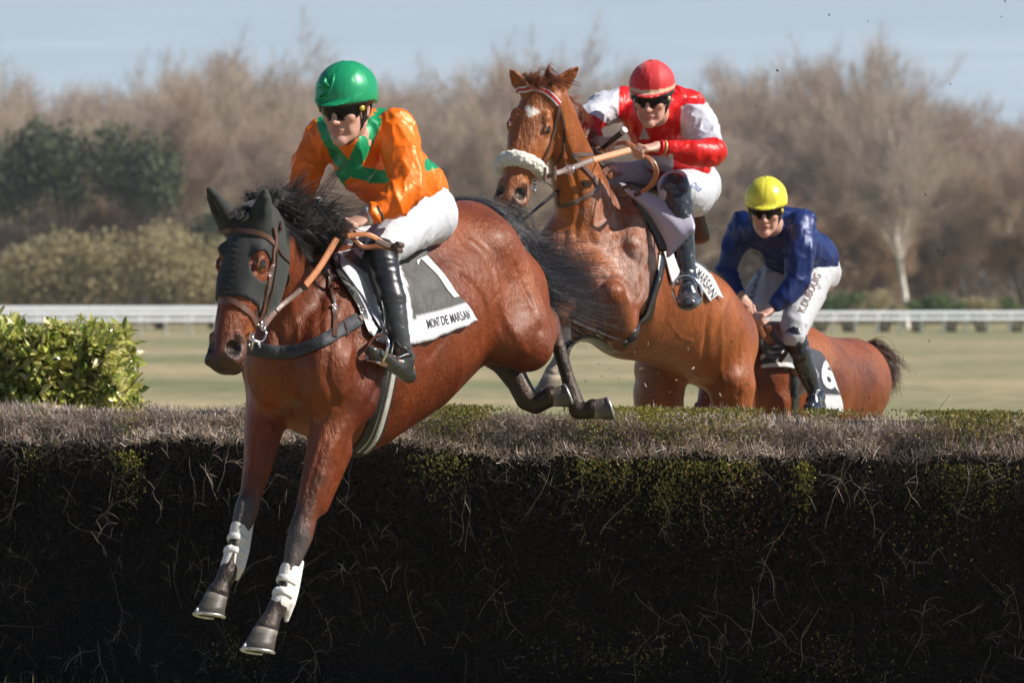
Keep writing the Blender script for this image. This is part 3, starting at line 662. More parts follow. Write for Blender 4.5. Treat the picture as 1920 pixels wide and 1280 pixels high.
def hoof(parent, cor, axis, fwd, r0=.05, r1=.066, h=.085, col_=(.10, .085, .07)):
    """horn hoof with its shoe: cor = coronet centre, axis = towards the sole, fwd = towards the toe"""
    ax = nrm(axis); f = nrm(np.asarray(fwd)-ax*(np.asarray(fwd)@ax)); s = np.cross(ax, f); mb = MB(); n = 28; rings = []
    for t_, rr, sh, cc in [(-.12, .86, .0, 1.5), (0, 1.0, .0, 2.6), (.1, 1.03, .03, 2.2), (.3, 1.06, .09, 1.0), (.65, 1.18, .2, .8), (1, 1.3, .3, .9)]:
        rings.append(([cor+ax*h*t_+f*h*sh+r0*rr*(math.cos(a)*f*(1.08 if math.cos(a) > 0 else .85)+math.sin(a)*s*.95) for a in np.linspace(0, 2*math.pi, n, endpoint=False)], cc))
    v = np.concatenate([np.array(r) for r, _ in rings]); c = np.concatenate([np.tile(np.array(col_)*cc, (n, 1)) for _, cc in rings])
    m = len(rings); i0 = np.arange(m-1)[:, None]*n; k = np.arange(n)[None]; k2 = (k+1) % n
    q = np.stack([i0+k, i0+k2, i0+n+k2, i0+n+k], -1).reshape(-1, 4); cc0 = len(v); v = np.vstack([v, [cor+ax*h*.97+f*h*.3]]); c = np.vstack([c, [np.array(col_)*.5]])
    kk = np.arange(n); mb.add(v, [q, np.stack([(m-1)*n+kk, (m-1)*n+(kk+1) % n, np.full(n, cc0)], -1)], c)
    o = mb.build('hoof', mat('hoof_horn', rough=.45, attr=True, noise=(25, .25, (1, 1, 6), 4), bump=[(90, .3, .002, (1, 1, 6))]), parent)
    mb = MB(); an = np.linspace(-2.5, 2.5, 26); cc = cor+ax*h*1.04+f*h*.3
    tube(mb, [cc+r0*1.24*(math.cos(a)*f*(1.08 if math.cos(a) > 0 else .85)+math.sin(a)*s*.95) for a in an], .0085, 6, flat=(1.2, .7), up=ax)
    tube(mb, [cc+f*r0*1.4-ax*.004, cc+f*r0*1.36-ax*.022], [.009, .004], 6)
    mb.build('horseshoe', mat('worn_steel', (.62, .62, .62), .35, metal=.85, noise=(40, .3, None, 3)), parent)
    return o
def eyeball(parent, c, r, look, dark=(.02, .01, .006)):
    mb = MB(); n = 16; v = []; f = []
    for i in range(n+1):
        for j in range(2*n): a = math.pi*i/n; b = math.pi*j/n; v.append(c+r*V(math.sin(a)*math.cos(b), math.sin(a)*math.sin(b), math.cos(a)))
    for i in range(n):
        for j in range(2*n): f.append((i*2*n+j, (i+1)*2*n+j, (i+1)*2*n+(j+1) % (2*n), i*2*n+(j+1) % (2*n)))
    v = np.array(v); d = (v-c)@nrm(look)/r; cc = np.where(d[:, None] > .35, np.array(dark)[None], np.array([(.25, .18, .14)])); mb.add(v, np.array(f), cc)
    return mb.build('eye', mat('wet_eye', rough=.03, attr=True, spec=.8, coat=1, coatr=.02), parent)
def paint(v, c, poly, rad, colr, soft=.02, noise_=0., nscale=12):
    """blend a coat colour round a polyline"""
    poly = [np.asarray(p, float) for p in poly]; d = np.full(len(v), 9.); rads = rad if isinstance(rad, (list, tuple)) else [rad]*len(poly)
    if len(poly) == 1: d = np.linalg.norm(v-poly[0], axis=1)-rads[0]
    for a, b, ra, rb in zip(poly[:-1], poly[1:], rads[:-1], rads[1:]):
        ab = b-a; t_ = np.clip(((v-a)@ab)/(ab@ab), 0, 1); d = np.minimum(d, np.linalg.norm(v-a-t_[:, None]*ab, axis=1)-(ra+(rb-ra)*t_))
    if noise_: d = d+vnoise(v, nscale)*noise_
    w_ = np.clip(.5-d/soft, 0, 1)[:, None]; return c*(1-w_)+np.array(colr)*w_
def folds(v, q, amp, scale, stretch=(1, 1, 1), seed=0, sharp=1.):
    n = vnormals(v, q); x = v*np.array(stretch)*scale; x = x+.6*np.stack([vnoise(x, .7, seed+a) for a in (11, 12, 13)], 1)
    f = (1-np.minimum(np.abs(vnoise(x, 1., seed))*2.2, 1))**2*1.6-.55; g = vnoise(x, 2.3, seed+3)
    return v+n*((f*.8+g*.25)*amp)[:, None]
# coat material: fine hair sheen, veins, dapples
def sculpt(v, q, strokes, surf):
    """press or raise the surface along strokes: (bearings, width, height)"""
    n = vnormals(v, q); out = v.copy()
    for pts, wd, amp in strokes:
        pl = catmull([surf.hit(*p)[0] for p in pts], 90); lo, hi = pl.min(0)-wd*3, pl.max(0)+wd*3; m = ((v > lo) & (v < hi)).all(1); d = np.full(m.sum(), 9.)
        for a in pl: d = np.minimum(d, np.linalg.norm(v[m]-a, axis=1))
        out[m] += n[m]*(amp*np.exp(-(d/wd)**2))[:, None]
    return out
def coat_mat(name, sweat_glint=.0):
    m = mat(name, rough=.44, attr=True, noise=[(9, .22, (1, 1, .6), 5), (140, .12, (1, 1, .25), 3)], bump=[(11, .45, .04, (1, 1, .7)), (38, .5, .014, (1.6, 1, .5)), (120, .5, .006, (1.5, 1, .35)), (480, .6, .002, (1, 1, .15))], spec=.55, coat=.07, coatr=.3); m.node_tree.nodes['Principled BSDF'].inputs['Specular Tint'].default_value = (1, .74, .58, 1)
    t_ = m.node_tree; b_ = t_.nodes['Principled BSDF']; tc_ = t_.nodes.new('ShaderNodeTexCoord'); n_ = t_.nodes.new('ShaderNodeTexNoise'); n_.inputs['Scale'].default_value = 24; n_.inputs['Detail'].default_value = 8; n_.inputs['Roughness'].default_value = .7; t_.links.new(tc_.outputs['Object'], n_.inputs['Vector']); r_ = t_.nodes.new('ShaderNodeMapRange'); r_.inputs['From Min'].default_value = .35; r_.inputs['From Max'].default_value = .65; r_.inputs['To Min'].default_value = .26; r_.inputs['To Max'].default_value = .52; t_.links.new(n_.outputs['Fac'], r_.inputs['Value']); t_.links.new(r_.outputs[0], b_.inputs['Roughness'])
    if sweat_glint:
        t = m.node_tree; N = t.nodes.new; b = t.nodes['Principled BSDF']; src = b.inputs['Base Color'].links[0].from_socket
        tcn = N('ShaderNodeTexCoord'); n = N('ShaderNodeTexNoise'); n.inputs['Scale'].default_value = 7; n.inputs['Detail'].default_value = 9; n.inputs['Roughness'].default_value = .68; n.inputs['Distortion'].default_value = 1.2
        t.links.new(tcn.outputs['Object'], n.inputs['Vector']); a = N('ShaderNodeAttribute'); a.attribute_name = 'Sweat'
        ad = N('ShaderNodeMath'); ad.operation = 'MULTIPLY_ADD'; ad.inputs[1].default_value = .42; t.links.new(a.outputs['Fac'], ad.inputs[0]); t.links.new(n.outputs['Fac'], ad.inputs[2])
        r = N('ShaderNodeMapRange'); r.inputs['From Min'].default_value = .82; r.inputs['From Max'].default_value = 1.0; r.inputs['To Max'].default_value = sweat_glint; t.links.new(ad.outputs[0], r.inputs['Value'])
        mx_ = N('ShaderNodeMixRGB'); mx_.inputs['Color2'].default_value = (.50, .38, .34, 1); t.links.new(r.outputs[0], mx_.inputs['Fac']); t.links.new(src, mx_.inputs['Color1']); t.links.new(mx_.outputs[0], b.inputs['Base Color'])  # pale mix paints the whitish sheen of sweaty hair into the colour
    return m
def sweat_glint_attr(o, w_):
    a = o.data.attributes.new('Sweat', 'FLOAT', 'POINT'); a.data.foreach_set('value', w_.astype(np.float32))
BLK = [(.012, .011, .012), (.02, .018, .018), (.035, .032, .034)]
m_hair = mat('horse_hair', rough=.38, attr=True, spec=.6)
m_leather = mat('leather', rough=.42, attr=True, noise=(60, .2, None, 4), bump=[(200, .3, .001, None)], coat=.2)
m_steel = mat('bit_steel', (.75, .76, .78), .18, metal=1.)
m_cloth = mat('number_cloth', rough=.65, attr=True, noise=[(14, .12, None, 6), (70, .08, None, 3)], bump=[(9, .6, .03, (1, 1, .5)), (26, .4, .01, None), (500, .25, .0008, None)])
BRN, DBR, TAN, BLKL = (.12, .055, .032), (.06, .03, .02), (.55, .20, .07), (.018, .018, .02)
m_rub = mat('black_rubber_leather', rough=.33, attr=True, bump=[(30, .3, .006, None), (300, .2, .001, None)], coat=.25)

# ---------------------------------------------------------------- people
SK, LIP = (.60, .34, .25), (.50, .19, .16)
def face(S, fr, sk=SK, lip=LIP):
    """fr: A forward, B up, C = person's right-hand side"""
    p, s, M = fr, fr.s, fr.M
    S.ell(p(-.012, .04, 0), (.098*s, .092*s, .076*s), M, .02, sk)
    S.ell(p(.02, -.03, 0), (.075*s, .082*s, .064*s), M, .02, sk)
    for q in (-1, 1):
        S.chain([(p(-.01, -.055, .052*q), .02*s), (p(.045, -.092, .034*q), .018*s), (p(.078, -.108, .01*q), .018*s)], .03, fr.B, sk)
        S.ell(p(.066, -.022, .043*q), (.024*s, .02*s, .022*s), M, .025, [sk[0]*1.02, sk[1]*.93, sk[2]*.9])
        S.ell(p(.084, .006, .031*q), (.014*s, .011*s, .016*s), M, .012, [x*.7 for x in sk], 's')
        S.ell(p(.100, -.040, .0125*q), (.012*s, .009*s, .009*s), M, .008, [sk[0], sk[1]*.85, sk[2]*.85])
        S.ell(p(.112, -.048, .008*q), (.004*s, .003*s, .0035*s), M, .003, (.1, .03, .02), 's')
        S.ell(p(-.012, -.012, .079*q), (.018*s, .032*s, .009*s), M, .008, [sk[0], sk[1]*.8, sk[2]*.8])
        S.ell(p(-.006, -.010, .088*q), (.009*s, .018*s, .006*s), M, .004, [sk[0]*.8, sk[1]*.6, sk[2]*.6], 's')
        S.ell(p(.060, -.062, .038*q), (.02*s, .022*s, .012*s), M, .015, [x*.95 for x in sk])
    S.ell(p(.083, .026, 0), (.016*s, .012*s, .05*s), M, .02, sk)
    S.chain([(p(.088, .012, 0), .009*s), (p(.104, -.016, 0), .0095*s), (p(.115, -.037, 0), .0125*s)], .012, fr.B, sk)
    S.ell(p(.088, -.066, 0), (.016*s, .016*s, .026*s), M, .012, sk)
    S.ell(p(.097, -.0665, 0), (.010*s, .0055*s, .023*s), M, .005, lip); S.ell(p(.094, -.079, 0), (.011*s, .0065*s, .019*s), M, .005, lip)
    S.ell(p(.106, -.0725, 0), (.012*s, .0018*s, .021*s), M, .003, [x*.35 for x in lip], 's')
    S.ell(p(.083, -.106, 0), (.019*s, .016*s, .02*s), M, .012, sk)
    return S
def fist(S, wr, fwd, palm, s=1., sk=SK, hollow=.5):
    """closed hand: wr wrist, fwd towards the knuckles, palm = side the fingers curl to; thumb lies on fwd x palm side given by sign of s"""
    sg = 1 if s > 0 else -1; s = abs(s); fr = Frm(wr, fwd, palm, s); p = fr; kn = [x*.92 for x in sk]
    S.chain([(p(-.03, 0, 0), .027*s, .022*s), (p(.01, 0, 0), .031*s, .021*s), (p(.05, .004, 0), .039*s, .018*s), (p(.082, .006, 0), .041*s, .016*s)], .012, fr.B, sk)
    for i, (z, ln) in enumerate([(.031, .95), (.0105, 1.05), (-.0105, 1.0), (-.031, .82)]):
        z *= sg
        S.chain([(p(.084, -.002, z), .0108*s), (p(.084+.028*ln, .016, z*.96), .0098*s)], .006, fr.B, sk)
        S.chain([(p(.084+.028*ln, .016, z*.96), .0099*s), (p(.084+.020*ln, .046*ln+.003, z*.93), .0088*s)], .0035, fr.B, sk)
        S.chain([(p(.084+.020*ln, .046*ln+.003, z*.93), .0086*s), (p(.066, .046*ln+.002, z*.9), .0075*s)], .003, fr.B, sk)
        S.ell(p(.086, -.006, z), .0085*s, None, .007, kn)
    S.chain([(p(.02, .012, .026*sg), .0165*s), (p(.052, .030, .040*sg), .0118*s), (p(.078, .040, .030*sg), .0105*s), (p(.094, .046, .016*sg), .0085*s)], .007, fr.B, sk)
    return fr
m_skin = mat('skin', rough=.48, attr=True, noise=(30, .06, None, 3), bump=[(180, .12, .001, None)], sss=.12)
m_silk = mat('racing_silk', rough=.43, attr=True, spec=.45, metal=.12, bump=[(7, .35, .025, (1, 1, .4)), (22, .3, .007, (1, .7, .35)), (600, .15, .0006, None)])
m_cap = mat('cap_satin', rough=.33, attr=True, spec=.5, metal=.12, bump=[(16, .25, .008, (1, 1, .4)), (55, .15, .002, None)])
m_breech = mat('white_breeches', rough=.55, attr=True, bump=[(14, .3, .015, (1, 1, .5)), (45, .25, .005, None)], trans=.06)
m_lens = mat('goggle_lens', (.008, .007, .008), .08, spec=.22)
m_plast = mat('black_plastic', (.015, .015, .016), .3)
def lathe_shell(fr, prof, n=40, sc=(1, 1), cols=None):
    """rings about B axis: prof = [(radius, height, forward_shift, front_extra)]"""
    v = []; c = []
    for i, (r, h, sh, fx) in enumerate(prof):
        for k in range(n):
            a = 2*math.pi*k/n; ca, sa = math.cos(a), math.sin(a); v.append(fr(sh+r*sc[0]*ca+fx*max(ca, 0)**3, h, r*sc[1]*sa)); c.append(cols[i] if cols else (1, 1, 1))
    m = len(prof); i0 = np.arange(m-1)[:, None]*n; k = np.arange(n)[None]; k2 = (k+1) % n
    return np.array(v), np.stack([i0+k, i0+k2, i0+n+k2, i0+n+k], -1).reshape(-1, 4), np.array(c)
def helmet(person_, fr, colr, satin=True, puff=.0, seed=0, stripe=None, knot=False, peak_col=None):
    """skull cap with coloured cover and small peak"""
    S = SDF(); M = fr.M; s = fr.s; g = puff
    S.ell(fr(-.012, .052, 0), ((.126+g)*s, (.112+g)*s, (.104+g)*s), M, .01, colr)
    S.chain([(fr(.07, .045, 0), .085*s, .010*s), (fr(.118, .036, 0), .058*s, .007*s)], .02, fr.B, colr)
    cut = fr(0, .026, 0)
    def post(D, ax):
        h = (ax[0][:, None, None]-cut[0])*fr.B[0]+(ax[1][None, :, None]-cut[1])*fr.B[1]+(ax[2][None, None]-cut[2])*fr.B[2]
        fw = (ax[0][:, None, None]-fr.o[0])*fr.A[0]+(ax[1][None, :, None]-fr.o[1])*fr.A[1]+(ax[2][None, None]-fr.o[2])*fr.A[2]
        return np.maximum(D, -(h+np.clip(-fw, 0, .1)*.25))
    v, q, c = S.mesh(.0065, post=post)
    l = fr.loc(v); an = np.arctan2(l[:, 2], l[:, 0])
    if puff: v = folds(v, q, .0022, 10, (1, 1, .4), seed, 1.); v = folds(v, q, .0011, 30, (1, 1, .4), seed+2, 1.); 
    seam = np.minimum.reduce([np.abs(l[:, 2]), np.abs(l[:, 0]+.012)]); n = vnormals(v, q); v = v-n*(.0018*np.exp(-(seam/.004)**2)*(l[:, 1] > .06))[:, None]
    if stripe is not None: w_ = (np.abs(l[:, 1]-.052+.12*np.clip(l[:, 0]-.1, 0, 1)) < .0075) & (l[:, 0] < .13); c[w_] = stripe
    o = put('helmet_cover', v, q, m_cap if satin else mat('helmet_cloth', rough=.6, attr=True, bump=[(300, .2, .001, None)], sheen=.3), person_, c)
    if knot:
        mb = MB()
        for k, (a, b, z) in enumerate([(.5, .03, .01), (-.6, .035, .02), (1.4, .02, 0)]):
            base_ = fr(.095, .085, .01); e = base_+fr.A*.02+(fr.C*math.cos(a)+fr.B*math.sin(a))*.05
            tube(mb, catmull([base_, (base_+e)/2+fr.A*.018, e], 8), [.011, .013, .012, .012, .011, .009, .006, .003], 8, flat=(1, .5), col_=colr)
        tube(mb, catmull([fr(.112, .05, .06), fr(.122, .062, .02), fr(.115, .085, .0), fr(.1, .12, -.005), fr(.06, .15, 0)], 16), .007, 8, flat=(1.2, .6), col_=colr)
        mb.build('cover_bow', m_silk, o)
    mb = MB(); tube(mb, [fr(-.012, .158+g*.9, 0), fr(-.012, .166+g*.9, 0)], [.013, .009], 12, col_=colr); mb.build('cap_button', m_cap if satin else MATS['helmet_cloth'], o)
    # black shell rim, ear straps
    mb = MB(); v, q, _ = lathe_shell(fr, [(.096, .062, -.006, 0), (.102, .030, -.006, 0), (.100, .018, -.004, .004), (.090, .018, -.004, 0)], 40, (1.12*s, .98*s)); mb.add(v, q); mb.build('shell_rim', m_plast, person_)
    mb = MB()
    for q_ in (-1, 1):
        tube(mb, catmull([fr(.012, .02, .083*q_), fr(.014, -.03, .078*q_), fr(.022, -.075, .062*q_), fr(.045, -.118, .030*q_), fr(.055, -.127, 0)], 18), .009*s, 6, flat=(1.1, .5), col_=(.015, .015, .016))
        tube(mb, catmull([fr(-.035, .02, .085*q_), fr(-.02, -.02, .083*q_), fr(.010, -.05, .073*q_)], 10), .008*s, 6, flat=(1.1, .5), col_=(.015, .015, .016))
    mb.build('chin_strap', m_rub, person_)
def goggles(person_, fr, disc=(.55, .38, .04), y=.006):
    s = fr.s; mb = MB(); n = 26; rows = 7; v = []
    for i in range(n):
        a = (i/(n-1)*2-1); th = a*1.18; hh = .036*(1-.3*abs(a)**3); dip = .012*math.exp(-(a/.16)**2)
        for j in range(rows):
            b = j/(rows-1)*2-1; bulge = .012*(1-b*b*.8); z = y+hh*(b if b > 0 else b*(1-0*dip))+(dip if b < 0 else 0)*(-b)
            v.append(fr((.083+bulge)*math.cos(th)+.012, z, (.076+bulge)*math.sin(th)))
    v = np.array(v); q = np.array([[i*rows+j, (i+1)*rows+j, (i+1)*rows+j+1, i*rows+j+1] for i in range(n-1) for j in range(rows-1)]); mb.add(v, q)
    o = mb.build('goggles', m_lens, person_)
    V_ = v.reshape(n, rows, 3); mb = MB(); loop = list(V_[:, 0])+list(V_[-1, 1:-1])+list(V_[::-1, -1])+list(V_[0, 1:-1][::-1])
    loop.append(loop[0]); tube(mb, loop, .0045*s, 6, col_=(.015, .014, .014), cap=False); mb.build('goggle_frame', m_rub, o)
    mb = MB()
    for q_ in (-1, 1):
        tube(mb, catmull([fr(.045, y, .083*q_), fr(.0, y+.012, .093*q_), fr(-.05, y+.02, .088*q_), fr(-.09, y+.02, .045*q_)], 14), .0085*s, 6, flat=(.35, 1.1), col_=(.02, .018, .018), up=fr.B)
    mb.build('goggle_strap', m_rub, o)
    for q_ in (-1, 1):
        mb = MB(); c = fr(.048, y, .0885*q_); ax_ = nrm(fr.C*q_+fr.A*.55); tube(mb, [c-ax_*.004, c+ax_*.003], .0115*s, 14, col_=disc); mb.build('goggle_vent_disc', m_rub, o)
    return o
def limb(S, pts, c, k=.02, up=(0, 0, 1)):
    return S.chain(pts, k, up, c)
# ================================================================ first horse: bay with a black hood, landing
BAY, BAYD = (.27, .060, .020), (.03, .014, .010)
LG = nrm(V(.85, -.53, 0)); HD = nrm(V(-.53, -.85, -.10))
def ch(*a): return [(P(x, y, d), u, v) for x, y, d, u, v in a]
hf = Frm(P(459, 402, 13.18), V(-.095, -.20, -.555), V(-.45, -.89, 0), 1.03)
S = SDF()
S.chain(ch((560, 655, 13.7, .19, .24), (600, 655, 13.85, .235, .355), (665, 665, 14.08, .275, .405), (750, 622, 14.42, .305, .375), (815, 570, 14.65, .295, .35), (872, 522, 14.87, .265, .285)), .06, c=BAY)
S.chain(ch((590, 592, 13.88, .15, .24), (536, 516, 13.58, .10, .175), (502, 462, 13.38, .078, .135), (486, 440, 13.28, .07, .11)), .10, up=(0, 0, 1), c=BAY)
S.chain(ch((640, 500, 13.98, .07, .08), (760, 452, 14.42, .14, .10), (870, 420, 14.9, .14, .10)), .08, c=BAY)      # back line
S.ell(P(516, 680, 13.62), (.11, .13, .17), None, .08, BAY); S.ell(P(610, 690, 13.50), (.12, .13, .17), None, .08, BAY)   # breast muscles
# shoulders
S.chain(ch((655, 560, 13.78, .07, .13), (620, 640, 13.58, .08, .14), (615, 730, 13.52, .09, .12)), .05, c=BAY)
S.chain(ch((690, 640, 13.70, .08, .12), (660, 745, 13.62, .09, .12)), .05, c=BAY)
S.chain(ch((545, 560, 14.02, .07, .13), (500, 690, 13.86, .09, .14)), .06, c=BAY)
# left fore
S.chain(ch((640, 745, 13.60, .105, .14), (618, 815, 13.53, .082, .105), (596, 890, 13.45, .062, .078), (574, 965, 13.38, .045, .052), (563, 1003, 13.35, .050, .053), (556, 1025, 13.34, .045, .047),
            (545, 1062, 13.31, .031, .036), (532, 1110, 13.27, .029, .034), (520, 1138, 13.25, .038, .042), (511, 1155, 13.23, .034, .036), (501, 1176, 13.20, .046, .048)), .05, up=(0, -1, 0), c=BAY)
S.chain(ch((640, 850, 13.55, .04, .05), (603, 950, 13.43, .025, .03)), .05, up=(0, -1, 0), c=BAY)
# right fore
S.chain(ch((508, 740, 13.78, .10, .13), (494, 805, 13.70, .078, .092), (484, 870, 13.62, .058, .068), (470, 928, 13.55, .043, .046), (462, 955, 13.52, .048, .050), (456, 975, 13.50, .043, .045),
            (447, 1005, 13.47, .031, .035), (436, 1045, 13.43, .029, .033), (425, 1078, 13.40, .038, .041), (418, 1092, 13.39, .034, .036), (410, 1110, 13.37, .046, .048)), .05, up=(0, -1, 0), c=BAY)
# haunches
S.chain(ch((898, 475, 14.80, .16, .17), (938, 545, 14.85, .175, .19), (966, 612, 14.78, .155, .165), (990, 650, 14.78, .095, .105)), .08, up=(0, -1, 0), c=BAY)
S.chain(ch((915, 590, 14.68, .11, .12), (950, 635, 14.66, .105, .11), (975, 650, 14.72, .085, .09)), .08, up=(0, -1, 0), c=BAY)
S.ell(P(968, 560, 15.0), (.13, .13, .20), None, .09, BAY); S.chain(ch((975, 540, 15.0, .09, .09), (1010, 625, 14.9, .06, .07)), .07, up=(0, -1, 0), c=BAY)
S.ell(P(905, 455, 14.72), (.10, .08, .05), None, .13, BAY)                                                     # point of hip
S.chain(ch((845, 470, 14.62, .05, .05), (870, 560, 14.56, .03, .04), (893, 640, 14.62, .03, .05)), .06, c=BAY)   # flank fold
S.chain(ch((850, 520, 15.12, .16, .17), (880, 600, 15.15, .12, .13), (925, 650, 15.05, .08, .09)), .06, c=BAY)   # right haunch, behind
# left hind
S.chain(ch((1000, 655, 14.72, .07, .08), (1020, 630, 14.92, .050, .055), (1031, 600, 15.02, .036, .042)), .04, up=(0, -1, 0), c=BAY)
S.chain(ch((1027, 588, 15.03, .026, .036), (1038, 615, 15.0, .032, .038), (1049, 655, 14.97, .031, .034), (1062, 700, 14.95, .029, .032), (1076, 745, 14.93, .035, .038), (1084, 768, 14.92, .040, .044), (1100, 770, 14.91, .036, .038), (1112, 766, 14.90, .044, .044)), .025, up=(0, -1, 0), c=BAYD)
# right hind
S.chain(ch((925, 650, 15.05, .075, .08), (952, 685, 15.02, .062, .066), (972, 718, 15.0, .050, .054), (988, 748, 14.98, .050, .052), (1004, 756, 14.97, .047, .048), (1020, 750, 14.95, .042, .043), (1032, 743, 14.93, .046, .046)), .03, up=(0, -1, 0), c=BAYD)
horse_head(S, hf, BAY, (.05, .022, .016))
NB = (P(370, 380, 13)-V(.05, .3, 0), P(560, 720, 13.6))
v, q, c = S.mesh(.0105, fine=[(np.minimum(hf(0, 0, 0), hf(.62, -.2, 0))-.13, np.maximum(hf(0, 0, 0), hf(.62, -.2, 0))+.14, .0058)])
GRY, BK = (.085, .075, .075), (.016, .013, .013)
for a in ([P(566, 985, 13.37), P(545, 1062, 13.31), P(501, 1180, 13.2), P(495, 1195, 13.18)], [P(463, 945, 13.53), P(447, 1005, 13.47), P(408, 1118, 13.37), P(404, 1130, 13.36)]):
    c = paint(v, c, a, .085, (.035, .030, .030), .09, .03); c = paint(v, c, a[1:], .09, (.028, .024, .024), .04, .01)
c = paint(v, c, [P(563, 1003, 13.30), P(555, 1030, 13.28)], .045, GRY, .05, .03, 30); c = paint(v, c, [P(461, 950, 13.47), P(452, 985, 13.44)], .04, GRY, .05, .03, 30)
c = paint(v, c, [P(600, 900, 13.35), P(575, 980, 13.3)], .02, (.12, .07, .055), .05, .03, 20)
for a in ([P(1022, 590, 15.03), P(1042, 640, 15), P(1084, 768, 14.9), P(1115, 768, 14.9)], [P(935, 668, 15.05), P(966, 722, 15.0), P(985, 752, 15), P(1035, 742, 14.93)]): c = paint(v, c, a, .06, BK, .05, .015)
c = paint(v, c, [hf(.568, -.075, .01)], .080, (.018, .011, .010), .045, .015); c = paint(v, c, [hf(.42, -.10, .04), hf(.47, -.10, .045)], .03, (.42, .17, .07), .05)
c = paint(v, c, [hf(.42, -.10, -.04), hf(.47, -.10, -.045)], .03, (.42, .17, .07), .05); 
for q_ in (-1, 1): c = paint(v, c, [hf(.526, -.012, .062*q_)], .040, (.085, .065, .062), .014); c = paint(v, c, [hf(.520, -.022, .050*q_)], .031, (.006, .004, .004), .008)
SINK = 0
for p_ in ([P(560, 870, 13.5), P(545, 800, 13.6)],): c = paint(v, c, p_, .08, (.12, .03, .012), .15)
v = sculpt(v, q, [([(885, 455), (925, 500), (936, 560), (958, 615), (985, 660)], .020, .010), ([(870, 520), (905, 560), (912, 610), (900, 650)], .022, -.010), ([(968, 500), (992, 560), (1012, 620)], .016, -.007),
    ([(690, 540), (668, 600), (650, 680), (640, 740)], .020, .009), ([(630, 560), (620, 640), (612, 700), (632, 760)], .018, -.010), ([(560, 540), (600, 580), (640, 600)], .018, -.006), ([(720, 700), (690, 760), (668, 800)], .02, -.008),
    ([(645, 800), (618, 850), (600, 910), (582, 965)], .012, .006), ([(622, 800), (592, 870), (576, 930)], .010, -.006), ([(655, 780), (640, 850), (612, 920)], .006, .004), ([(510, 800), (500, 860), (485, 920)], .009, .006), ([(480, 820), (474, 880), (465, 930)], .009, -.005),
    ([(860, 560), (840, 620), (805, 670)], .024, -.006), ([(552, 1040), (538, 1090), (524, 1130)], .007, .004), ([(450, 985), (440, 1030), (428, 1070)], .007, .004),
    ([(575, 500), (598, 560), (600, 620)], .016, -.008), ([(545, 560), (560, 620), (556, 690)], .02, .008), ([(415, 470), (412, 540), (405, 600)], .010, .003), ([(470, 560), (462, 600), (455, 630)], .006, .004), ([(520, 620), (535, 700), (540, 780)], .018, -.010)], Surf((v, q)))
horse1 = thing('horse', 'bay racehorse with a black hood, landing over the hedge in front of the others', 'horse', P(640, 1160, 14.0)*V(1, 1, 0))
def coat_tones(v, c, dark_, light, seed=0, keepmask=None):
    n = .5+.5*vnoise(v, 2.2, seed)+.25*vnoise(v, 6, seed+1); n = np.clip(n, 0, 1)[:, None]; lum = c.sum(1)[:, None]; m = np.clip((lum-.2)/.1, 0, 1)
    return c*(1-m)+m*(np.array(dark_)*(1-n)+np.array(light)*n)*c/np.maximum(np.array(c).max(0)*0+np.array(BAY), .001)*1.
c = coat_tones(v, c, (.085, .0135, .004), (.24, .054, .012))
m_coat1 = coat_mat('bay_coat', .5)
body1 = put('body', v, q, m_coat1, horse1, c); sw = np.clip(1-np.abs((v@HD-P(700, 600, 14)@HD))/.6, 0, 1)*.25; sweat_glint_attr(body1, sw)
s1 = Surf((v, q)); body1v, body1q = v, q
for q_ in (-1, 1): eyeball(horse1, hf(.187, -.040, .083*q_), .025, hf.C*q_+hf.B*.5)
hoof(horse1, P(409, 1114, 13.37), V(-.10, -.25, -1), V(-.75, -.65, 0), .047); hoof(horse1, P(500, 1180, 13.20), V(-.10, -.25, -1), V(-.75, -.65, 0), .050)
hoof(horse1, P(1108, 766, 14.90), V(.9, .1, .32), V(.2, -.3, -1), .043, h=.075); hoof(horse1, P(1030, 744, 14.93), V(.9, .1, .38), V(.2, -.3, -1), .043, h=.075)
# hood with ear covers and eye openings
H = SDF(); horse_head(H, hf, (1, 1, 1), (1, 1, 1)); H.p = [p for p in H.p if not (p[5] == 's')]
H.chain(ch((505, 468, 13.38, .085, .14), (488, 440, 13.28, .078, .118)), .05, c=(1, 1, 1))
H.p = [p for p in H.p]
HC = (.017, .019, .016)
for tip, bs, fc in ((P(393, 356, 13.14), P(430, 418, 13.24), V(-.5, -.85, .1)), (P(497, 360, 13.14), P(488, 422, 13.18), V(-.2, -1, .1))):
    H.chain([(bs, .044, .040), (bs*.55+tip*.45, .034, .029), (bs*.2+tip*.8, .021, .018), (tip, .007, .007)], .03, fc, HC)
    H.chain([(bs*.75+tip*.25+nrm(fc)*.04, .012, .015), (bs*.3+tip*.7+nrm(fc)*.033, .010, .012)], .02, fc, HC, 's')
def post(D, ax):
    X, Y, Z = ax[0][:, None, None], ax[1][None, :, None], ax[2][None, None]
    a = (X-hf.o[0])*hf.A[0]+(Y-hf.o[1])*hf.A[1]+(Z-hf.o[2])*hf.A[2]; b = (X-hf.o[0])*hf.B[0]+(Y-hf.o[1])*hf.B[1]+(Z-hf.o[2])*hf.B[2]
    D = np.maximum(D, a-.335-np.clip(-b-.02, 0, 1)*.15); D = np.maximum(D, -b-.30+.0*a); D = np.maximum(D, -a-.30)
    D = np.maximum(D, -(b+.16+a*0.1)-.0*a) if False else D
    for q_ in (-1, 1):
        e = hf(.190, -.045, .090*q_); D = np.maximum(D, -(np.sqrt((X-e[0])**2+(Y-e[1])**2+((Z-e[2])/1.25)**2)-.048))
    return D
lo = hf(-.1, 0, 0); vh, qh, chh = H.mesh(.0065, post=post, infl=.007)
l = hf.loc(vh); keep = (l[:, 1] > -.235) & (l[:, 0] > -.30)
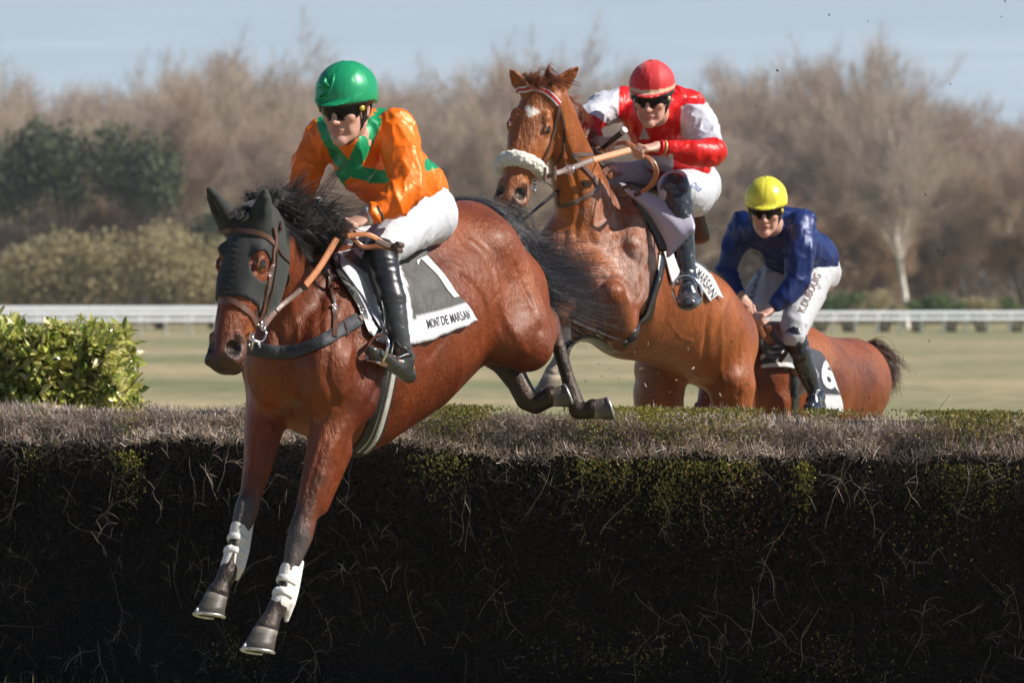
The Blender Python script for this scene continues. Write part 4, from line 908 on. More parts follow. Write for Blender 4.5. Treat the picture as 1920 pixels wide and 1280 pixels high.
n_ = vnormals(vh, qh); amp = .0022*np.sin(l[:, 0]*260+l[:, 2]*60)*np.exp(-((l[:, 2]-.03)/.025)**2)*(l[:, 0] > .05)*(l[:, 1] > -.1)
vh = vh+n_*(amp+vnoise(vh*V(1, 1, 1), 14)*.0025+.002*np.exp(-((l[:, 0]-.32)/.006)**2))[:, None]
hood_v, hood_q = vh, qh; chh[:] = HC; chh[np.abs(l[:, 2]) < .006] = (.02, .021, .02); chh[(l[:, 0] > .305) & (l[:, 1] > -.17)] = (.018, .018, .018)
kq = keep[qh].all(1); hood_q = qh[kq]; hood = put('ear_hood', vh, qh[kq], mat('hood_cloth', rough=.8, attr=True, bump=[(22, .45, .012, (1, 1, .5)), (700, .3, .0006, None)], sheen=.15), horse1, chh)
# mane: black, flung up and back
mb = MB(); crest = [P(486, 398, 13.3), P(512, 408, 13.4), P(540, 432, 13.52), (P(566, 465, 13.63)), P(588, 495, 13.75), P(606, 512, 13.85)]
g = []
for i, (b, dx, dy, dd) in enumerate([(crest[0], -30, 8, -.02), (crest[0], -14, -28, .0), (crest[1], 26, -46, .05), (crest[2], 36, -40, .0), (crest[3], 44, -44, -.05), (crest[4], 30, -70, -.06), (crest[5], 12, -84, -.05)]):
    e = b+V(dx, 0, -dy)/470+V(0, dd, 0); g.append([b+V(0, 0, -.02), b*.6+e*.4+V(-.02, -.05, .035), b*.25+e*.75+V(.01, -.03, .01), e])
hair(mb, g[1:], 4200, .0015, BLK, .022, .09)
hair(mb, [[a[0], a[0]*.5+a[3]*.5+V(0, 0, .05), a[3]+V(.03, 0, .05), a[3]+V(.09, 0, .03)] for a in g[2:]], 700, .0014, BLK, .02, .16, seedn=8)
g2 = [[a[0], a[0]+V(.0, -.05, .03), a[0]+V(.03, -.09, -.02), a[0]+V(.07, -.10, -.06)] for a in g[2:]]
hair(mb, g2, 1500, .0016, BLK, .014, .03, seedn=4)
hair(mb, [[P(452, 408, 13.2), P(446, 398, 13.14), P(430, 402, 13.1)], [P(476, 402, 13.22), P(470, 392, 13.16), P(455, 396, 13.12)]], 420, .0015, BLK, .01, .02)
mb.build('mane', m_hair, horse1, smooth=True)
# tail streaming back over the croup
mb = MB(); g = []
for b, pts in [((842, 398, 15.08), [(880, 384, 15.12), (945, 410, 15.15), (985, 450, 15.2), (1040, 470, 15.2), (1110, 488, 15.2)]), ((850, 400, 15.08), [(890, 388, 15.1), (955, 428, 15.14), (990, 480, 15.2), (1060, 508, 15.2), (1150, 500, 15.2)]),
               ((856, 402, 15.06), [(900, 395, 15.1), (955, 440, 15.12), (1000, 510, 15.15), (1070, 545, 15.2), (1135, 560, 15.22)]), ((862, 404, 15.06), [(905, 400, 15.1), (965, 455, 15.12), (1005, 540, 15.15), (1070, 585, 15.2), (1130, 605, 15.22)]),
               ((866, 406, 15.06), [(915, 408, 15.1), (970, 465, 15.12), (1012, 560, 15.15), (1050, 590, 15.2), (1120, 590, 15.22)])]:
    g.append([P(*b)]+[P(*x) for x in pts])
TB = [(.018, .019, .024), (.04, .042, .052), (.09, .094, .11)]
hair(mb, g, 2500, .0012, TB, .050, .15, M=20, clump=22)
hair(mb, [[P(845, 400, 15.05), P(885, 388, 15.08), P(940, 412, 15.1), P(980, 455, 15.12)], [P(860, 405, 15.02), P(905, 400, 15.05), P(955, 440, 15.08), P(992, 500, 15.1)]], 2200, .0018, TB, .016, .02, M=14)
hair(mb, [[P(940, 420, 15.15), P(965, 370, 15.2), P(985, 400, 15.2), P(978, 450, 15.2)], [P(950, 440, 15.15), P(985, 400, 15.2), P(1010, 420, 15.2), P(1030, 470, 15.2)]], 60, .0013, TB, .03, .08, M=16)
mb.build('tail', m_hair, horse1)
# ================================================================ first rider
def both(lab, nm, loc, cat='rider'): return thing(nm, lab, cat, loc)
jo = P(770, 430, 14.15)
j1 = thing('person', 'rider in orange silks with green crossed belts and a green satin cap', 'rider', jo)
hd = Frm(P(650, 203, 13.74), V(-.40, -.87, -.20), V(-.10, -.22, 1), 1.08)
lw, lk = P(690, 405, 13.62), P(636, 432, 13.56)
rw, rk = P(566, 408, 13.86), P(592, 424, 13.70)
B = SDF(); face(B, hd)
B.chain([(hd(-.02, -.06, 0), .054, .060), (hd(-.06, -.14, 0), .056, .06), (P(690, 268, 13.98), .07, .07)], .03, hd.A, SK)
B.chain(ch((680, 275, 14.0, .15, .08), (715, 310, 14.12, .14, .09), (755, 350, 14.27, .13, .09), (785, 390, 14.36, .15, .10)), .05, c=SK)
B.chain([(P(745, 250, 13.88), .05), (P(770, 350, 13.72), .04), (lw, .027)], .03, c=SK); B.chain([(P(602, 268, 14.05), .05), (P(568, 345, 13.96), .04), (rw, .027)], .03, c=SK)
B.chain([(P(785, 405, 14.26), .08), (P(712, 470, 13.78), .055), (P(735, 560, 13.70), .045), (P(752, 648, 13.68), .032), (P(764, 690, 13.72), .03), (P(716, 672, 13.56), .028)], .03, c=SK)
B.chain([(P(758, 405, 14.42), .08), (P(655, 455, 14.06), .055), (P(600, 560, 14.15), .045), (P(575, 650, 14.18), .032), (P(560, 668, 14.05), .028)], .03, c=SK)
fl = fist(B, lw, nrm(P(640, 426, 13.57)-lw), V(-.2, .35, -1), -.98); frr = fist(B, rw, nrm(rk-rw), V(-.1, .3, -1), .98)
v, q, c = B.mesh(.009, fine=[(hd.o-.14, hd.o+.14, .0045), (P(625, 445, 13.4)-.06, P(625, 425, 13.75)+.08, .004)])
c = paint(v, c, [hd(-.06, -.02, -.078), hd(-.03, .03, -.08)], .016, (.05, .03, .02), .02); c = paint(v, c, [hd(-.06, -.02, .078), hd(-.03, .03, .08)], .016, (.05, .03, .02), .02)
put('body', v, q, m_skin, j1, c)
helmet(j1, hd, (.012, .30, .12), True, .010, 2, knot=True); goggles(j1, hd)
# neck scarf
K = SDF(); K.chain([(hd(-.012, -.100, 0), .050, .052), (hd(-.03, -.13, 0), .054, .056)], .01, hd.A, (.32, .32, .37)); v, q, c = K.mesh(.006); v = folds(v, q, .003, 30); c[vnoise(v, 45) > .25] = (.03, .03, .05); put('neck_scarf', v, q, m_cloth, j1, c)
# jacket
OR, GRN = (.92, .17, .004), (.004, .27, .10)
J = SDF()
J.chain(ch((676, 262, 13.97, .185, .10), (706, 305, 14.10, .185, .135), (744, 342, 14.24, .175, .145), (774, 352, 14.34, .15, .125)), .06, c=OR)
J.chain([(P(744, 238, 13.90), .078), (P(755, 300, 13.80), .080), (P(768, 352, 13.73), .070), (P(735, 382, 13.67), .064), (P(702, 402, 13.63), .040), (P(694, 405, 13.62), .037)], .035, c=OR)
J.chain([(P(606, 255, 14.05), .075), (P(583, 300, 14.02), .068), (P(572, 345, 13.97), .060), (P(564, 385, 13.90), .048), (P(563, 402, 13.87), .037)], .035, c=OR)
J.chain([(P(685, 250, 13.92), .085), (P(676, 238, 13.90), .068)], .04, c=OR)
J.ell(P(700, 232, 14.05), (.14, .10, .06), None, .05, OR)
J.chain([(hd(-.03, -.135, 0), .066), (P(688, 250, 13.95), .075)], .03, c=OR); J.chain([(P(661, 277, 13.79), .046), (P(668, 305, 13.86), .09)], .035, c=OR)
v, q, c = J.mesh(.0075)
v = folds(v, q, .009, 8, (1, 1, .55), 1); v = folds(v, q, .005, 17, (1, .8, .8), 5); v = folds(v, q, .0018, 42, (1, 1, .6), 8)
# belts of the cross: bands on the cloth
def band(v, c, pts, wd, colr, n=None, dirn=None):
    """paint a sharp band: distance measured in the cloth, ignoring depth along dirn"""
    pts = [np.asarray(p, float) for p in pts]; d = np.full(len(v), 9.)
    for a, b in zip(pts[:-1], pts[1:]):
        ab = b-a; t_ = np.clip(((v-a)@ab)/(ab@ab), 0, 1); r = v-a-t_[:, None]*ab
        if dirn is not None: r = r-(r@dirn)[:, None]*dirn
        d = np.minimum(d, np.linalg.norm(r, axis=1))
    c = c.copy(); c[d < wd] = colr; return c
arm = np.minimum(seg_d(v[:, 0], v[:, 1], v[:, 2], P(748, 246, 13.88), P(768, 352, 13.73), (.078, .078), (.078, .078), V(0, -1, .1)), seg_d(v[:, 0], v[:, 1], v[:, 2], P(606, 262, 14.05), P(566, 385, 13.93), (.07, .07), (.07, .07), V(0, -1, .1)))
arm = np.minimum(arm, seg_d(v[:, 0], v[:, 1], v[:, 2], P(768, 352, 13.73), lw, (.07, .07), (.045, .045), V(0, -1, .1)))
tor = arm > .004
FR_ = nrm(V(-.5, -.8, -.3))
nn = vnormals(v, q); front = (v-P(700, 290, 14.08))@FR_ > -.02; cg = band(v, c, [P(603, 222, 13.9), P(612, 255, 13.9), P(626, 284, 13.88), P(645, 309, 13.88), P(664, 323, 13.95), P(695, 331, 13.95), P(725, 331, 13.95), P(770, 318, 14.0), P(812, 306, 14.2)], .027, GRN, dirn=V(0, 1, 0))
cg = band(v, cg, [P(738, 190, 14.0), P(716, 200, 13.95), P(704, 230, 13.9), P(693, 255, 13.9), P(677, 292, 13.9), P(664, 314, 13.9), P(634, 336, 13.9)], .029, GRN, dirn=V(0, 1, 0))
c[tor] = cg[tor]
put('silk_jacket', v, q, m_silk, j1, c)
for w0, w1 in ((lw, P(700, 402, 13.63)), (rw, P(563, 400, 13.875))):
    d = nrm(w1-w0); e = nrm(np.cross(d, V(0, 1, .2)))
    mb = MB(); tube(mb, [w0-d*.012, w0-d*.01, w0+d*.03], [.030, .036, .037], 18, col_=(.8, .8, .82)); mb.build('white_cuff', m_cloth, j1)
mb = MB(); d = nrm(P(700, 402, 13.63)-lw); tube(mb, [lw+d*.030, lw+d*.034, lw+d*.046, lw+d*.05], [.038, .042, .042, .038], 18, col_=(.05, .045, .04)); mb.build('wrist_band', m_rub, j1)
# breeches
T = SDF(); WH = (.56, .57, .61)
T.chain(ch((775, 378, 14.33, .155, .13), (792, 400, 14.36, .165, .135)), .05, c=WH)
T.chain([(P(788, 408, 14.24), .118, .12), (P(752, 436, 14.0), .094, .098), (P(716, 468, 13.80), .070, .074), (P(714, 486, 13.75), .066)], .04, c=WH)
T.chain([(P(762, 400, 14.42), .115), (P(700, 425, 14.22), .088), (P(656, 456, 14.07), .066), (P(646, 480, 14.09), .060)], .04, c=WH)
v, q, c = T.mesh(.0085); v = folds(v, q, .005, 9, (1, 1, .7), 21); v = folds(v, q, .0025, 26, (1, 1, .6), 5)
put('breeches', v, q, m_breech, j1, c)
# boots with elastic tops
for side, pts in (('l', [P(712, 478, 13.752), P(722, 520, 13.73), P(734, 560, 13.70), P(744, 610, 13.68), P(752, 648, 13.675), P(758, 672, 13.69)]), ('r', [P(650, 470, 14.08), P(630, 520, 14.12), P(605, 570, 14.16), P(590, 610, 14.18), P(578, 640, 14.19), P(572, 655, 14.19)])):
    K = SDF(); DK = (.014, .014, .016); BT = (.045, .045, .043); r_ = [.072, .063, .056, .046, .040, .040]
    K.chain([(p, a, a) for p, a in zip(pts[:3], r_[:3])], .015, c=DK); K.chain([(p, a, a) for p, a in zip(pts[2:], r_[2:])], .012, c=BT)
    an = pts[5]; toe = (P(696, 658, 13.50) if side == 'l' else P(540, 650, 14.0)); heel = (P(768, 704, 13.74) if side == 'l' else P(590, 690, 14.2)); ft = nrm(toe-heel)
    K.chain([(an, .038, .040), (heel+ft*.03+V(0, 0, .01), .032, .034)], .02, c=BT); K.chain([(heel, .028, .030), (heel*.6+toe*.4, .036, .030), (heel*.25+toe*.75, .043, .026), (toe, .030, .020)], .025, c=BT)
    v, q, c = K.mesh(.007); l_ = np.linalg.norm(v-an, axis=1); v = folds(v, q, .0022, 22, (.5, .5, 2), 31, .8)
    nb_ = put('boot', v, q, m_rub, j1, c)
    if side == 'l':
        sb = Surf((v, q)); mb = MB()
        for t_ in (.25, .75): strap(mb, sb, [pts[4]+V(0, -.06, .03-.03*t_)+V(-.05, 0, 0), pts[4]+V(.0, -.08, -.0-.03*t_), pts[4]+V(.06, -.03, -.02-.03*t_)], .012, .002, n=14, col_=(.03, .03, .03))
        mb.build('ankle_strap', m_rub, nb_)
# whip in the right hand
wh = thing('riding_whip', 'black whip with a silver capped handle, held upright by the rider in orange', 'whip', P(570, 420, 13.8)); mb = MB()
tube(mb, [P(520, 480, 13.9), P(566, 420, 13.80), P(582, 398, 13.75)], [.004, .007, .011], 8, col_=(.02, .02, .02)); mb.build('shaft', m_rub, wh)
mb = MB(); tube(mb, [P(582, 398, 13.75), P(594, 381, 13.71)], [.0115, .0135], 12, col_=(.025, .025, .025)); mb.build('grip', m_rub, wh)
mb = MB(); tube(mb, [P(593, 382, 13.71), P(597, 377, 13.70)], [.0165, .0165], 14, col_=(.45, .33, .12)); tube(mb, [P(597, 377, 13.70), P(599.5, 373.5, 13.692)], [.0155, .015], 14, col_=(.5, .5, .5)); mb.build('cap', m_leather, wh)
# ================================================================ tack of the first horse
def cloth_grid(surf, rows, nu, nv, off=.008, wave=.006, seed=0, th=.004, hits=True):
    """rows: list of rows of bearings (px,py) from the spine downwards; the cloth lies on the surface it is dropped on"""
    Rws = []
    for r in rows:
        Rws.append(catmull([V(*a, 0) if len(a) == 2 else V(*a) for a in r], nu))
    Rws = np.array(Rws); G = np.array([catmull(list(Rws[:, i]), nv) for i in range(nu)])       # nu,nv,3 (px,py,D)
    pos = np.zeros((nu, nv, 3)); nor = np.zeros((nu, nv, 3))
    for i in range(nu):
        for j in range(nv):
            x, y, d = G[i, j]
            if d: c = P(x, y, d); n_ = surf.near(c)[1]
            else: c, n_ = surf.hit(x, y)
            pos[i, j], nor[i, j] = c, n_
    for _ in range(6):
        a = pos.copy(); a[1:-1, 1:-1] = (pos[:-2, 1:-1]+pos[2:, 1:-1]+pos[1:-1, :-2]+pos[1:-1, 2:]+2*pos[1:-1, 1:-1])/6; pos = a
        a = nor.copy(); a[1:-1, 1:-1] = (nor[:-2, 1:-1]+nor[2:, 1:-1]+nor[1:-1, :-2]+nor[1:-1, 2:]+2*nor[1:-1, 1:-1])/6; nor = a
    nor /= np.linalg.norm(nor, axis=2)[..., None]
    f = vnoise(pos*V(1, 1, .35), 9, seed)+.5*vnoise(pos*V(1, 1, .5), 22, seed+1)
    pos = pos+nor*(off+wave*(f+.6)*np.linspace(.4, 1.3, nv)[None])[..., None]
    return pos, nor, G
def cloth_mesh(mb, pos, nor, cfun, G, th=.003):
    nu, nv = pos.shape[:2]; c = np.array([[cfun(i/(nu-1), j/(nv-1), G[i, j]) for j in range(nv)] for i in range(nu)]).reshape(-1, 3)
    k = np.arange(nu-1)[:, None]*nv+np.arange(nv-1)[None]; q = np.stack([k, k+nv, k+nv+1, k+1], -1).reshape(-1, 4)
    b = len(c); v = np.vstack([pos.reshape(-1, 3), (pos-nor*th).reshape(-1, 3)])
    ed = [i*nv for i in range(nu)]+[(nu-1)*nv+j for j in range(1, nv)]+[i*nv+nv-1 for i in range(nu-2, -1, -1)]+[j for j in range(nv-2, 0, -1)]; e = np.array(ed); e2 = np.roll(e, -1)
    mb.add(v, [q, q[:, ::-1]+b, np.stack([e, e+b, e2+b, e2], -1)], np.vstack([c, c*.8]))
def on_cloth(pos, nor, u, v_, off=.0012):
    nu, nv = pos.shape[:2]; x = np.clip(u, 0, 1)*(nu-1); y = np.clip(v_, 0, 1)*(nv-1); i = np.minimum(x.astype(int), nu-2); j = np.minimum(y.astype(int), nv-2); a = (x-i)[:, None]; b = (y-j)[:, None]
    g = lambda A: A[i, j]*(1-a)*(1-b)+A[i+1, j]*a*(1-b)+A[i, j+1]*(1-a)*b+A[i+1, j+1]*a*b
    return g(pos)+g(nor)*off
def mirror_h(p, mid, L_): return p-2*((p-mid)@L_)[:, None]*L_
WHT = (.62, .62, .65)
# number cloth (near side), with its far half folded over the back
rows = [[(628, 478), (668, 470), (725, 462), (790, 462)], [(640, 510), (690, 505), (752, 500), (806, 498)], [(672, 560), (716, 560), (775, 560), (850, 548)], [(706, 618), (745, 640), (785, 642), (892, 600)]]
pos, nor, G = cloth_grid(s1, rows, 60, 40, .010, .017, 3)
def cf(u, v_, g):
    x, y = g[:2]
    if x < 742+(y-480)*.22 or y > 640: return WHT
    # grey panel between the white front strip and the hem
    hem = 622+(x-790)*(-.29) if x < 880 else 597
    hem = 618-(x-740)*.31+0
    if y > hem+4-14: return WHT
    return (.075, .07, .064)
sc1 = thing('saddle_cloth', 'white and grey number cloth lettered at the hem, under the saddle of the hooded bay', 'saddle cloth', P(740, 560, 14.1))
mb = MB(); cloth_mesh(mb, pos, nor, cf, G)
MID = P(690, 640, 14.1); far = mirror_h(pos.reshape(-1, 3), MID, LG).reshape(pos.shape)
cloth_mesh(mb, far[::-1], mirror_h(nor.reshape(-1, 3), np.zeros(3), LG).reshape(nor.shape)[::-1], lambda u, v_, g: WHT if v_ > .6 else (.075, .07, .064), G[::-1])
mb.build('cloth', m_cloth, sc1)
Guv = [(i/59, j/39, G[i, j, 0], G[i, j, 1]) for i in range(60) for j in range(40)]; Guv = np.array(Guv)
def uv_of(px, py, Gt=None):
    Gt = Guv if Gt is None else Gt; d = (Gt[:, 2]-px)**2+(Gt[:, 3]-py)**2; k = np.argsort(d)[:6]; A = np.c_[Gt[k, 2]-px, Gt[k, 3]-py, np.ones(6)]
    s_ = np.linalg.lstsq(A, Gt[k, :2], rcond=None)[0]; return s_[2]
def text_on(name, parent, txt, a, b, height, m, pos, nor, Gt, bold=0., off=.0016, aspect=1.):
    """lettering along the line a->b of the cloth"""
    v_, f_ = text_mesh(txt, 1., bold); w0 = v_[:, 0].max()-v_[:, 0].min(); a = V(*a); b = V(*b); d = (b-a); n_ = V(-d[1], d[0])/np.linalg.norm(d); h0 = .72
    x = (v_[:, 0]-v_[:, 0].min())/w0; y = (v_[:, 1]-v_[:, 1].min())/max(v_[:, 1].max()-v_[:, 1].min(), .1)
    pp = a[None]+x[:, None]*d[None]-(y-.5)[:, None]*height*n_[None]; uv = np.array([uv_of(p[0], p[1], Gt) for p in pp])
    mb = MB(); mb.add(on_cloth(pos, nor, uv[:, 0], uv[:, 1], off), f_); return mb.build(name, m, parent, smooth=False)
m_ink = mat('black_print', (.02, .02, .025), .6); m_wink = mat('white_print', (.8, .8, .8), .6)
text_on('lettering', sc1, 'MONT DE MARSAN', (790, 610), (872, 590), 17, m_ink, pos, nor, Guv, .01)
mb = MB(); n_ = 14; L_, R_ = [], []
for t_ in np.linspace(0, 1, n_): L_.append(uv_of(782+62*t_, 490+70*t_)); R_.append(uv_of(793+63*t_, 486+70*t_))
vv = np.array(L_+R_); fl = [uv_of(776, 494), uv_of(778, 503)]; vv = np.vstack([vv, fl]); mb.add(on_cloth(pos, nor, vv[:, 0], vv[:, 1], .004), [np.array([[i, i+1, n_+i+1, n_+i] for i in range(n_-1)]), np.array([[0, 2*n_, 2*n_+1]])])
mb.build('number', m_wink, sc1, smooth=False)
# saddle: seat, flaps, girth, stirrup
sd = thing('saddle', 'small dark racing saddle with a black and grey girth on the hooded bay horse', 'saddle', P(680, 480, 14.1))
mb = MB(); rows2 = [[(618, 486), (650, 476), (700, 466)], [(632, 520), (672, 520), (722, 515)], [(664, 575), (700, 580), (735, 575)], [(690, 628), (712, 645), (742, 640)]]
pos2, nor2, G2 = cloth_grid(s1, rows2, 30, 30, .016, .002, 5)
def cf2(u, v_, g): return (.015, .015, .016) if u > .34 else ((.035, .036, .034) if u < .2 else (.55, .55, .62))
cloth_mesh(mb, pos2, nor2, cf2, G2, .005); far = mirror_h(pos2.reshape(-1, 3), MID, LG).reshape(pos2.shape)
cloth_mesh(mb, far[::-1], mirror_h(nor2.reshape(-1, 3), np.zeros(3), LG).reshape(nor2.shape)[::-1], cf2, G2[::-1], .005); mb.build('flap', m_rub, sd)
K = SDF(); K.chain([(P(640, 470, 14.02)+V(0, 0, .02), .05, .02), (P(680, 462, 14.12), .10, .025), (P(740, 446, 14.3), .14, .03), (P(765, 432, 14.36), .10, .035)], .03, c=(.02, .02, .02)); v, q, c = K.mesh(.009); put('seat', v, q, m_rub, sd, c)
mb = MB(); ge = [(744, 650), (738, 690), (731, 730), (720, 775), (704, 820), (684, 850)]; gl = [s1.hit(x-10, y)[0] for x, y in ge]
botm = mirror_h(np.array(gl[::-1]), MID, LG); strap(mb, s1, [P(735, 560, 13.9)]+gl+[P(655, 868, 14.0)]+list(botm[:4]), .105, .010, n=60, col_=(.02, .02, .022)); mb.build('girth', m_cloth, sd)
mb = MB(); strap(mb, s1, [s1.hit(x-6, y)[0] for x, y in ge[1:]], .050, .013, n=30, col_=(.40, .38, .33)); strap(mb, s1, [s1.hit(x-10, y)[0] for x, y in ge[1:]], .016, .016, n=30, col_=(.04, .04, .04)); mb.build('girth_lining', m_cloth, sd)
mb = MB(); c0, _ = s1.hit(728, 705); box(mb, c0+V(.01, -.024, 0), V(.03, .008, .045), col_=(.07, .065, .06)); 
# stirrup
toe = P(706, 664, 13.54); up_ = nrm(V(.25, -.05, 1)); sdv = nrm(V(.55, -.6, 0)); an = np.linspace(-.25*math.pi, 1.25*math.pi, 22)
mbs = MB(); ring = [toe+V(0, 0, .0)+sdv*math.cos(a)*.06+up_*(math.sin(a)*.065+.015) for a in an]; tube(mbs, ring+[ring[0]], .007, 8, col_=(.5, .5, .52)); mbs.build('stirrup_iron', m_steel, sd)
mb = MB(); tube(mb, catmull([toe+up_*.08, P(722, 610, 13.62), P(716, 560, 13.66), P(700, 500, 13.8)], 20), .011, 6, flat=(1, .25), col_=(.02, .02, .02), up=(.8, -.5, 0)); mb.build('stirrup_leather', m_rub, sd)
# breastplate
bp = thing('breastplate', 'black elastic breastplate with brown leather straps across the chest of the hooded bay', 'breastplate', P(600, 640, 13.6))
mb = MB(); strap(mb, s1, [P(520, 610, 14.05), P(485, 640, 13.95), P(474, 652, 13.8)]+[s1.hit(*p)[0] for p in [(492, 657), (520, 660), (560, 658), (600, 642), (640, 618), (672, 598)]]+[], .055, .006, .004, 60, (.035, .037, .042)); mb.build('chest_band', m_cloth, bp)
mb = MB()
for pts, w_ in (([(672, 600), (682, 575), (690, 545)], .022), ([(672, 600), (690, 582), (700, 560)], .018), ([(672, 598), (695, 602), (716, 602)], .02), ([(610, 500), (620, 540), (626, 580), (628, 632)], .012), ([(624, 575), (628, 600), (628, 634)], .02), ([(640, 605), (646, 620), (650, 632)], .014), ([(700, 560), (708, 600), (706, 640)], .012)):
    strap(mb, s1, [s1.hit(*p)[0] for p in pts], w_, .004, .010, 18, DBR if w_ != .02 else BRN)
mb.build('leather_strap', m_leather, bp)
mb = MB()
for p in ((624, 578), (674, 586)): mb = MB(); c_, n_ = s1.hit(*p); a, s_, b = frame(n_, V(0, 0, 1)); tube(mb, [c_+n_*.014+.013*(math.cos(t_)*s_+math.sin(t_)*b) for t_ in np.linspace(0, 2*math.pi, 14)], .003, 6); mb.build('ring', m_steel, bp)
# bridle
sh = Surf((v0h, q0h)) if False else Surf((body1v, body1q), (hood_v, hood_q))
br = thing('bridle', 'brown leather bridle and reins on the hooded bay horse', 'bridle', hf(.2, 0, 0))
def hs(*pts): return [sh.hit(*p)[0] for p in pts]
mb = MB(); strap(mb, sh, hs((415, 434), (440, 432), (470, 434), (500, 443), (514, 458)), .020, .004, .002, 40, BRN); mb.build('browband', m_leather, br)
mb = MB(); strap(mb, sh, hs((401, 566), (412, 560), (430, 562), (452, 574), (470, 590), (479, 606)), .024, .006, .002, 40, (.14, .065, .04)); strap(mb, sh, hs((479, 606), (492, 590), (500, 560)), .012, .004, .003, 20, DBR)
strap(mb, sh, [hf(.36, -.08, -.09), hf(.37, -.14, -.08), hf(.37, -.2, -.03), hf(.37, -.2, .03), hf(.37, -.14, .08)], .02, .004, .002, 30, DBR); mb.build('noseband', m_leather, br)
mb = MB(); strap(mb, sh, hs((512, 425), (516, 450), (511, 480), (507, 510), (500, 540), (493, 575), (486, 605)), .017, .005, .004, 40, BRN); strap(mb, sh, hs((516, 455), (517, 490), (512, 530), (502, 570), (490, 600)), .010, .004, .003, 40, DBR)
strap(mb, sh, hs((514, 455), (528, 478), (540, 490), (541, 515), (538, 535)), .011, .004, .003, 26, DBR); strap(mb, sh, [hf(.02, -.1, .1), hf(-.03, -.12, .06), hf(-.04, -.12, 0), hf(-.03, -.12, -.06), hf(.02, -.1, -.1)], .02, .005, .008, 30, DBR); mb.build('cheekpiece', m_leather, br)
def ring(mb, c_, nrm_, r, tr):
    a, s_, b = frame(nrm_, V(0, 0, 1)); tube(mb, [c_+r*(math.cos(t_)*s_+math.sin(t_)*b) for t_ in np.linspace(0, 2*math.pi, 22)], tr, 8)
mb = MB(); c_, n_ = sh.hit(478, 622); cb = c_+n_*.014; ring(mb, cb, V(.5, -.8, .1), .033, .0045); ring(mb, cb+V(.02, -.01, .03), V(.9, -.3, 0), .018, .004)
tube(mb, [cb+V(-.03, .0, -.02), cb+V(-.06, .02, -.015), cb+V(-.10, .06, -.01)], .006, 8); tube(mb, [cb+V(.0, -.004, -.033), cb+V(.008, -.004, -.055)], .005, 8); tube(mb, [cb+V(-.012, -.004, -.03), cb+V(-.035, 0, -.045)], .005, 8)
mb.build('bit', m_steel, br); mb = MB(); ring(mb, hf(.47, -.09, -.075), V(-.9, -.3, 0), .033, .0045); mb.build('bit_ring', m_steel, br)
mb = MB(); tube(mb, catmull([cb+V(.012, 0, .015), P(520, 580, 13.33), P(570, 538, 13.42), P(600, 500, 13.47), P(628, 456, 13.53)], 30), .0095, 6, flat=(1.15, .28), col_=(.15, .085, .06), up=(.2, -1, 0))
tube(mb, catmull([P(572, 536, 13.418), P(600, 500, 13.466), P(632, 447, 13.53)], 14), .0108, 6, flat=(1.15, .34), col_=TAN, up=(.2, -1, 0))
for p, a in (((571, 537, 13.415), 0), ((516, 583, 13.32), 0)): tube(mb, [P(*p)+V(-.006, 0, -.005), P(*p)+V(.006, 0, .005)], .016, 6, flat=(1, .4), col_=DBR, up=(.2, -1, 0))
tube(mb, catmull([P(652, 442, 13.52), P(690, 440, 13.54), P(722, 457, 13.58), P(742, 464, 13.60)], 20), .009, 6, flat=(1.1, .3), col_=TAN, up=(0, -1, .3)); tube(mb, catmull([P(655, 440, 13.6), P(680, 462, 13.62), P(712, 462, 13.62), P(740, 468, 13.62)], 20), .009, 6, flat=(1.1, .3), col_=(.3, .11, .05), up=(0, -1, .3))
tube(mb, catmull([P(705, 450, 13.56), P(730, 462, 13.585), P(748, 462, 13.59)], 10), .0125, 6, flat=(1.1, .45), col_=(.12, .075, .055), up=(0, -1, .3))
for dx, dy, r_ in ((0, 0, .014), (6, -4, .012), (3, 6, .012)): tube(mb, [P(738+dx, 462+dy, 13.56), P(748+dx, 464+dy, 13.6)], [r_, r_], 8, col_=(.10, .065, .045))
tube(mb, [P(744, 466, 13.585), P(745, 482, 13.58)], .008, 6, col_=(.10, .065, .045))
cc_ = hf(.47, -.09, -.075); tube(mb, catmull([cc_, P(500, 500, 13.75), P(600, 440, 13.8)], 16), .010, 6, flat=(1.15, .28), col_=(.15, .085, .06), up=(.2, -1, 0)); mb.build('reins', m_leather, br)
